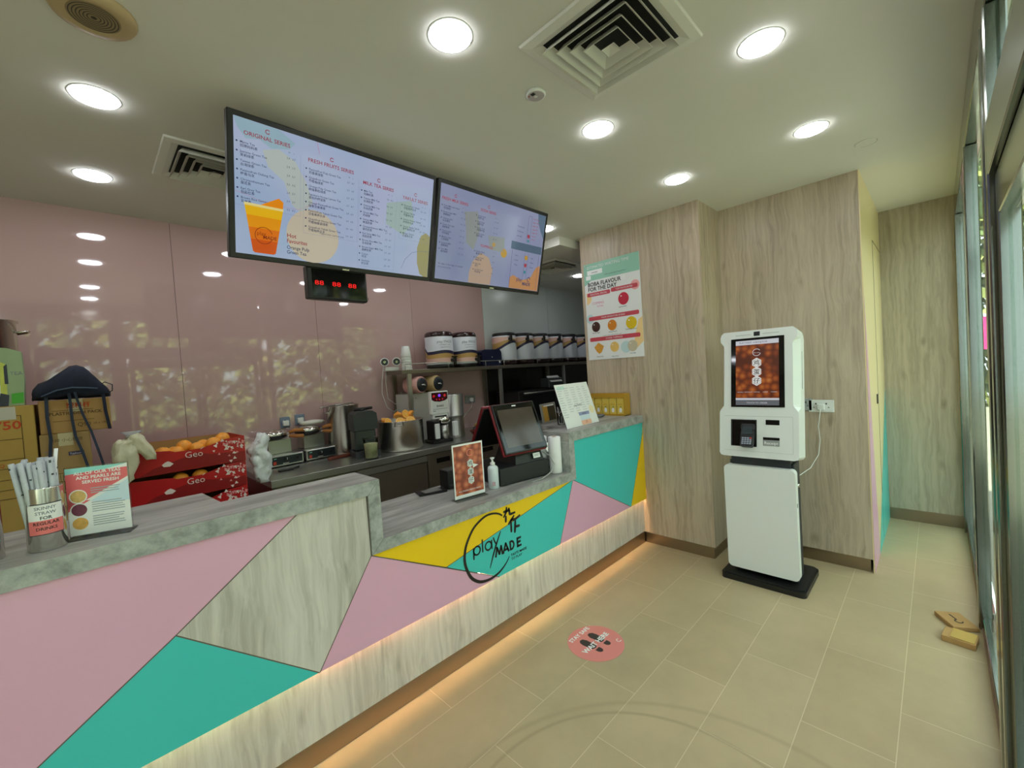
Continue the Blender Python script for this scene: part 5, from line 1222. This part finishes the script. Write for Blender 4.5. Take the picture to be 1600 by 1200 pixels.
# dark appliances at the right end
t = thing('black_oven', 'large black appliance under the shelf behind the till', 'appliance', (3.75, 3.38, ZS))
B().m(mat('appliance_black', (20, 19, 18), .3)).box(-.42, .42, -.14, .24, .001, .36, .006).build('body', t)
B().m(BLACKG).rect(-.36, .20, .05, .31, -.1408).build('glass_door', t)
B().m(STEEL).tube([(-.36, -.165, .335), (.2, -.165, .335)], .006, 8).build('handle', t)
t = thing('label_printer', 'small dark printer with a paper slip on top of the black appliance', 'printer', (3.98, 3.32, ZS+.361), math.radians(-14))
B().m(DARKG).box(-.10, .10, -.10, .08, .001, .12, .01).build('body', t)
B().m(mat('slip_grey', (190, 188, 186), .6)).at(Matrix.Translation((0, -.10, .09)) @ Matrix.Rotation(math.radians(-52), 4, 'X')).box(-.085, .085, -.001, .001, -.03, .085).build('slip', t)

# ------------------------------------------------------------------ left: cartons, bag, fruit boxes
t = thing('storage_bench', 'low steel bench behind the high counter carrying cartons and fruit boxes', 'bench', (0, 0, 0))
B().m(STEELD).box(-1.3, 0.74, 2.86, YB-.01, .74, .775, .002).build('top', t)
for x in (-1.25, .69):
    for yy in (2.9, 3.6): B().m(STEEL).cyl((x, yy, 0), .018, .739, 10).build('leg', t)
def carton(loc, w_, d_, h_, lab, mt, rz=0):
    t = thing('cardboard_carton', lab, 'carton', loc, rz)
    B().m(mt).box(-w_/2, w_/2, 0, d_, 0, h_, .003).build('carton_body', t)
    b = B().m(mat('packing_tape', (202, 190, 150), .3)).box(-.025, .025, -.0008, 0, h_-.06, h_).box(-.025, .025, -.0008, d_, h_, h_+.0008); b.build('tape', t)
    return t
t = carton((-.43, 2.95, .776), .51, .40, .715, 'tall yellowish carton with red 750 printing, left of the brown cartons', CARD2)
b = B().m(mat('print_carton_red', (192, 70, 30), .7, var=0)).text('750', .128, .612, .052, -.0012, 'LEFT', .02, sx=1.1).text('50 PCS', -.1, .46, .045, -.0012)
b.m(mat('print_carton_dark', (84, 60, 30), .7, var=0))
for z in (.67, .565, .475, .435, .385, .34, .30): b.rect(-.22, .215, z, z+.0025, -.0012)
b.rect(.2125, .215, .30, .6725, -.0012).m(mat('print_carton_red', (192, 70, 30), .7, var=0)).text('PLASTIC CUP Q', .0, .445, .022, -.0012).text('keep dry', .0, .35, .02, -.0012).text('fragile goods', .0, .395, .02, -.0012); b.build('print', t)
B().m(mat('silver_tape', (196, 192, 180), .3)).box(.15, .20, -.0015, -.0008, .655, .712).build('tape_end', t)
t = carton((-.083, 2.96, .776), .165, .26, .285, 'brown carton at the bottom of the pile beside the red fruit boxes', CARD)
t = carton((-.083, 2.95, 1.0625), .168, .26, .284, 'brown carton with barcode under the bag, below the topmost carton', mat('tan_cardboard', (172, 142, 92), .85, var=.06, vs_=14))
b = B().m(mat('print_carton_dark', (84, 60, 30), .7, var=0)).text('易碎 小心轻放', -.055, .245, .018, -.0012).rect(-.04, .04, .055, .095, -.0012).m(mat('print_carton_label', (196, 170, 110), .7, var=0)).rect(-.037, .037, .058, .092, -.0016).m(INK)
for k in range(16): b.rect(-.034+.0044*k, -.034+.0044*k+random.uniform(.001, .0028), .06, .09, -.002)
b.m(mat('print_purple_box', (70, 60, 96), .7, var=0)).rect(.005, .058, .175, .193, -.0016).m(PAPER).text('Typhoon', .031, .179, .012, -.002, 'CENTER').m(GI)
for k in range(7): b.rect(-.07, -.03, .20-.012*k, .203-.012*k, -.0012)
b.build('print', t)
t = carton((-.040, 2.95, 1.348), .242, .30, .157, 'topmost brown carton with red characters under the navy bag', CARD)
b = B().m(mat('print_carton_red', (192, 70, 30), .7, var=0)).text('塑料杯', .01, .118, .028, -.0012, 'CENTER', .02).m(mat('print_carton_dark', (84, 60, 30), .7, var=0)).text('PLASTIC DISH PACK', .0, .085, .020, -.0012, 'CENTER', .02)
for z in (.105, .055): b.rect(-.08, .06, z, z+.002, -.0012)
b.text('Q90', -.0, .025, .026, -.0012).text('10 x 100', .055, .03, .014, -.0012); b.build('print', t)
# bag
t = thing('cloth_bag', 'navy fabric bag slumped on the topmost carton with straps hanging down', 'bag', (-.045, 3.02, 1.5065))
b = B().m(NAVY); N = 16; prof = []
vs = []; fs = []
secs = [(-.136, .03, .04), (-.128, .055, .075), (-.11, .078, .09), (-.085, .095, .10), (-.055, .118, .105), (-.03, .142, .105), (-.005, .160, .10), (.018, .168, .10), (.04, .160, .10), (.06, .138, .10), (.08, .108, .10), (.10, .078, .095), (.12, .052, .08), (.132, .028, .05)]
for x, h, d in secs:
    for k in range(N):
        a = 2*PI*k/N; cz = max(0, math.sin(a)); zz = h*(.5+.5*(1 if math.sin(a) > 0 else -1)*abs(math.sin(a))**.6); wv = .006*math.sin(k*2.1+x*60)
        vs.append((x, d*math.cos(a)+wv, max(0, zz+wv*.5)))
for i in range(len(secs)-1):
    for k in range(N): j = (k+1) % N; fs.append((i*N+k, i*N+j, (i+1)*N+j, (i+1)*N+k)[::-1])
fs.append(tuple(range(N))); fs.append(tuple(reversed(range((len(secs)-1)*N, len(secs)*N))))
b.raw(vs, fs, True); crumple(b, 0, .008, 22)
b.V = [(x, y_q, max(.0005, z)) for x, y_q, z in b.V]; b.build('bag_body', t)
ST = mat('navy_webbing', (42, 52, 70), .8, var=.1)
FR = -.082
B().m(ST).strap([(-.085, -.06, .055), (-.088, FR, .01), (-.090, FR-.004, -.08), (-.085, FR-.006, -.18), (-.092, FR-.006, -.26), (-.085, FR-.004, -.30)], .012).build('strap', t)
B().m(ST).strap([(-.015, -.08, .05), (-.012, FR-.008, .01), (-.010, FR-.010, -.10), (-.004, FR-.012, -.18), (.015, FR-.016, -.26), (.030, FR-.030, -.34), (.05, FR-.034, -.36)], .011).build('strap', t)
B().m(ST).strap([(.005, -.08, .045), (.012, FR-.008, .0), (.028, FR-.010, -.08), (.050, FR-.012, -.16), (.068, FR-.030, -.25), (.082, FR-.034, -.33), (.06, FR-.034, -.36)], .010).build('strap', t)
B().m(NAVY).strap([(.09, -.06, .05), (.105, FR, .01), (.108, FR-.004, -.07), (.118, FR-.004, -.16)], .013).build('strap', t)
B().m(NAVY).strap([(.02, .0, .155), (.055, -.02, .135), (.085, -.03, .085), (.09, -.03, .06)], .013, .004, (0, 1, 0)).build('handle', t)
B().m(NAVY).strap([(.085, -.05, .055), (.115, -.055, .075), (.142, -.055, .06), (.140, -.055, .03), (.11, -.05, .012)], .012, .004, (0, 1, 0)).build('handle', t)
B().m(mat('blue_grey_pocket', (66, 80, 108), .6, bump=.3)).strap([(-.10, -.088, .02), (-.05, -.112, .045), (.0, -.118, .055), (.05, -.112, .05), (.085, -.10, .045)], .006, .012, (0, 0, 1)).build('zip', t)
# pale plastic bag of gloves
t = thing('plastic_bag', 'pale clear bag of cream coloured packs leaning by the brown cartons', 'bag', (.118, 2.875, 1.20))
b = B().m(mat('cream_film', (222, 216, 186), .3, var=.12, vs_=25, bump=.6))
b.lathe([(.002, -.145), (.012, -.13), (.02, -.115), (.032, -.09), (.042, -.06), (.05, -.03), (.055, .0), (.054, .03), (.046, .06), (.04, .075), (.03, .085), (.002, .09)], n=26, sx=.95, sy=.55); crumple(b, 0, .016, 34); b.build('pack', t)
b = B().m(mat('cream_film', (222, 216, 186), .3)).at(Matrix.Translation((.055, .0, .06)) @ Matrix.Rotation(math.radians(-32), 4, 'Y')).lathe([(.002, -.11), (.016, -.10), (.022, -.08), (.03, -.05), (.033, -.02), (.034, .01), (.032, .03), (.03, .05), (.002, .06)], n=22, sy=.55); crumple(b, 0, .012, 40); b.build('pack', t)
B().m(mat('grey_film', (178, 176, 178), .25)).at(Matrix.Translation((.03, .0, .095))).lathe([(.03, 0), (.022, .01), (.045, .03), (.001, .028)], n=11, sy=.5).build('bag_neck', t)
# fruit boxes
def fruit_box(loc, lab, rz=0):
    t = thing('fruit_box', lab, 'box', loc, rz, 'red printed fruit boxes in the stack')
    w_, h_, d_ = .535, .148, .36
    top = [(-.5*w_, .133), (-.5*w_, 0), (.5*w_, 0), (.5*w_, .148), (.32*w_, .142), (.20*w_, .122), (.10*w_, .108), (-.12*w_, .108), (-.16*w_, .118), (-.28*w_, .125)]
    b = B().m(REDC).prism(top, 0, .004)
    b.prism([(-.5*w_, 0), (.5*w_, 0), (.5*w_, .148), (-.5*w_, .148)], d_-.004, d_).box(-w_/2, -w_/2+.004, .004, d_-.004, 0, .14).box(w_/2-.004, w_/2, .004, d_-.004, 0, .148)
    b.m(CARD).box(-w_/2+.004, w_/2-.004, .004, d_-.004, 0, .005).box(-w_/2+.004, w_/2-.004, d_-.006, d_-.0045, .005, .147); b.build('carton_tray', t)
    b = B().m(REDD).poly([(-.22, .002), (.264, .002), (.264, .055), (.10, .068), (.03, .088), (-.06, .062), (-.16, .035)], -.0005)
    WP = mat('print_warm_white', (236, 220, 212), .5, var=0)
    b.m(WP).text('Geo', -.025, .066, .048, -.001, 'LEFT', -.005).stroke([(.050, .105), (.062, .112)], .003, -.001)
    b.poly([(-.125, .048), (-.118, .036), (-.092, .034), (-.075, .046), (-.088, .058), (-.098, .064), (-.110, .060)], -.001)
    random.seed(5)
    for k in range(42):
        cx = random.uniform(.11, .262); cz = random.uniform(.055, .135) if random.random() < .75 else random.uniform(.004, .06)
        if cz < .055 and abs(cx-.17) > .02 and abs(cx-.215) > .012: continue
        r = random.uniform(.006, .013); a = random.uniform(0, 6)
        b.m(WP if k % 3 else mat('print_pink_tri', (230, 150, 150), .5, var=0)).poly([(cx+r*math.cos(a+q), cz+r*math.sin(a+q)) for q in (0, 2.0, 4.1)], -.001-.00001*k)
    b.build('printed_front', t)
    return t
FB = [(.385, 2.95, .776), (.385, 2.955, .925), (.385, 2.95, 1.074)]
f0 = fruit_box(FB[0], 'red Geo fruit box, lowest of the three showing above the counter', math.radians(4))
copy_tree(f0, FB[1], math.radians(3), 'red Geo fruit box in the middle of the stack')
copy_tree(f0, FB[2], math.radians(1.5), 'red Geo fruit box on top of the stack with oranges showing')
t = thing('orange', 'x', 'orange', (0, 0, 0), 0, 'whole oranges in the fruit boxes')
B().m(ORANGE).ball((0, 0, 0), .039, 12, sz=.94).build('peel', t)
B().m(mat('orange_stem', (130, 120, 60), .7)).cyl((0, 0, .035), .004, .003, 8).build('stem', t)
oo = [(.18, 3.03, 1.165, 'leftmost in the top fruit box beside the pale bag'), (.275, 3.01, 1.175, 'second from the left in the top fruit box'), (.335, 3.02, 1.168, 'third along in the top fruit box'), (.375, 3.05, 1.195, 'highest in the middle of the top fruit box'), (.43, 3.01, 1.178, 'right of the middle in the top fruit box'), (.555, 3.03, 1.213, 'highest at the right in the top fruit box'), (.505, 3.0, 1.195, 'near the dip of the front edge, right in the top fruit box'),
      (.225, 3.1, 1.16, 'back left in the top fruit box'), (.47, 3.1, 1.18, 'at the back of the top fruit box'), (.33, 3.11, 1.16, 'far back middle of the top fruit box'),
      (.34, 3.0, 1.020, 'peeping left in the gap of the middle fruit box'), (.43, 3.0, 1.022, 'peeping right in the gap of the middle fruit box')]
first = True
for x, yy, z, l in oo:
    if first: t.location = (x, yy, z); t['label'] = 'whole orange '+l; o0 = t; first = False
    else:
        c = copy_tree(o0, (x, yy, z), None, 'whole orange '+l); c.rotation_euler = (random.uniform(-.5, .5), random.uniform(-.5, .5), 0)
t = thing('white_plastic_bag', 'crumpled white plastic bag hanging beside the right end of the fruit boxes', 'bag', (.74, 2.99, 1.06))
b = B().m(mat('white_film', (226, 232, 230), .3, var=.05, vs_=20, bump=.7)); vs = []; fs = []; N = 24
for i in range(17):
    f = i/16; zz = -.144+.30*f; r = .02+.035*math.sin(PI*min(1, f*.95+.05))**.8
    for k in range(N):
        a = 2*PI*k/N; q = 1+.12*math.sin(3*a+i*.5)
        vs.append((r*q*math.cos(a)+(.012 if f > .6 else 0)*math.sin(i*.5), r*q*.8*math.sin(a), zz))
for i in range(16):
    for k in range(N): j = (k+1) % N; fs.append((i*N+k, i*N+j, (i+1)*N+j, (i+1)*N+k))
fs.append(tuple(reversed(range(N)))); fs.append(tuple(range(16*N, 17*N))); b.raw(vs, fs, True); crumple(b, 0, .022, 26); b.build('film', t)
# far left: pot and printed sack
pot('steel_pot', (-.37, 3.20, 1.4925), .15, .41, 'big steel pot behind the green sack at the left edge', hr=0.0)
t = thing('printed_sack', 'green and white printed sack standing on the tall carton at the left edge', 'sack', (-.30, 2.97, 1.4925))
b = B().m(mat('sack_green', (150, 172, 132), .4, var=.2, vs_=8))
b.prism([(-.12, 0), (.098, 0), (.104, .12), (.102, .245), (.06, .262), (-.12, .285)], 0, .07); b.build('sack_body', t)
b = B().m(mat('sack_vivid_green', (70, 170, 50), .4, var=.2, vs_=20)).poly([(-.12, .14), (.02, .16), (.04, .255), (-.02, .27), (-.12, .28)], -.001).m(mat('sack_white', (216, 226, 214), .4, var=.05)).poly([(-.12, .04), (.035, .03), (.03, .12), (-.05, .14), (-.12, .13)], -.0014)
b.m(mat('sack_yellowgreen', (196, 204, 90), .4, var=.2, vs_=20)).poly([(.03, .03), (.05, .03), (.052, .19), (.036, .20)], -.0018).m(mat('sack_dark', (50, 56, 70), .5)).poly([(.02, .0), (.05, .0), (.055, .05), (.03, .06)], -.0022).poly([(.045, .10), (.056, .10), (.056, .19), (.046, .18)], -.0022).m(mat('sack_brown', (110, 76, 56), .5)).poly([(-.12, .0), (.02, .0), (.03, .03), (-.12, .035)], -.0018)
b.m(mat('sack_vivid_green', (70, 170, 50), .4)).poly([(.06, .01), (.096, .012), (.098, .06), (.062, .055)], -.0018).m(GI).text('TEA', .062, .14, .022, -.002)
b.build('print', t)
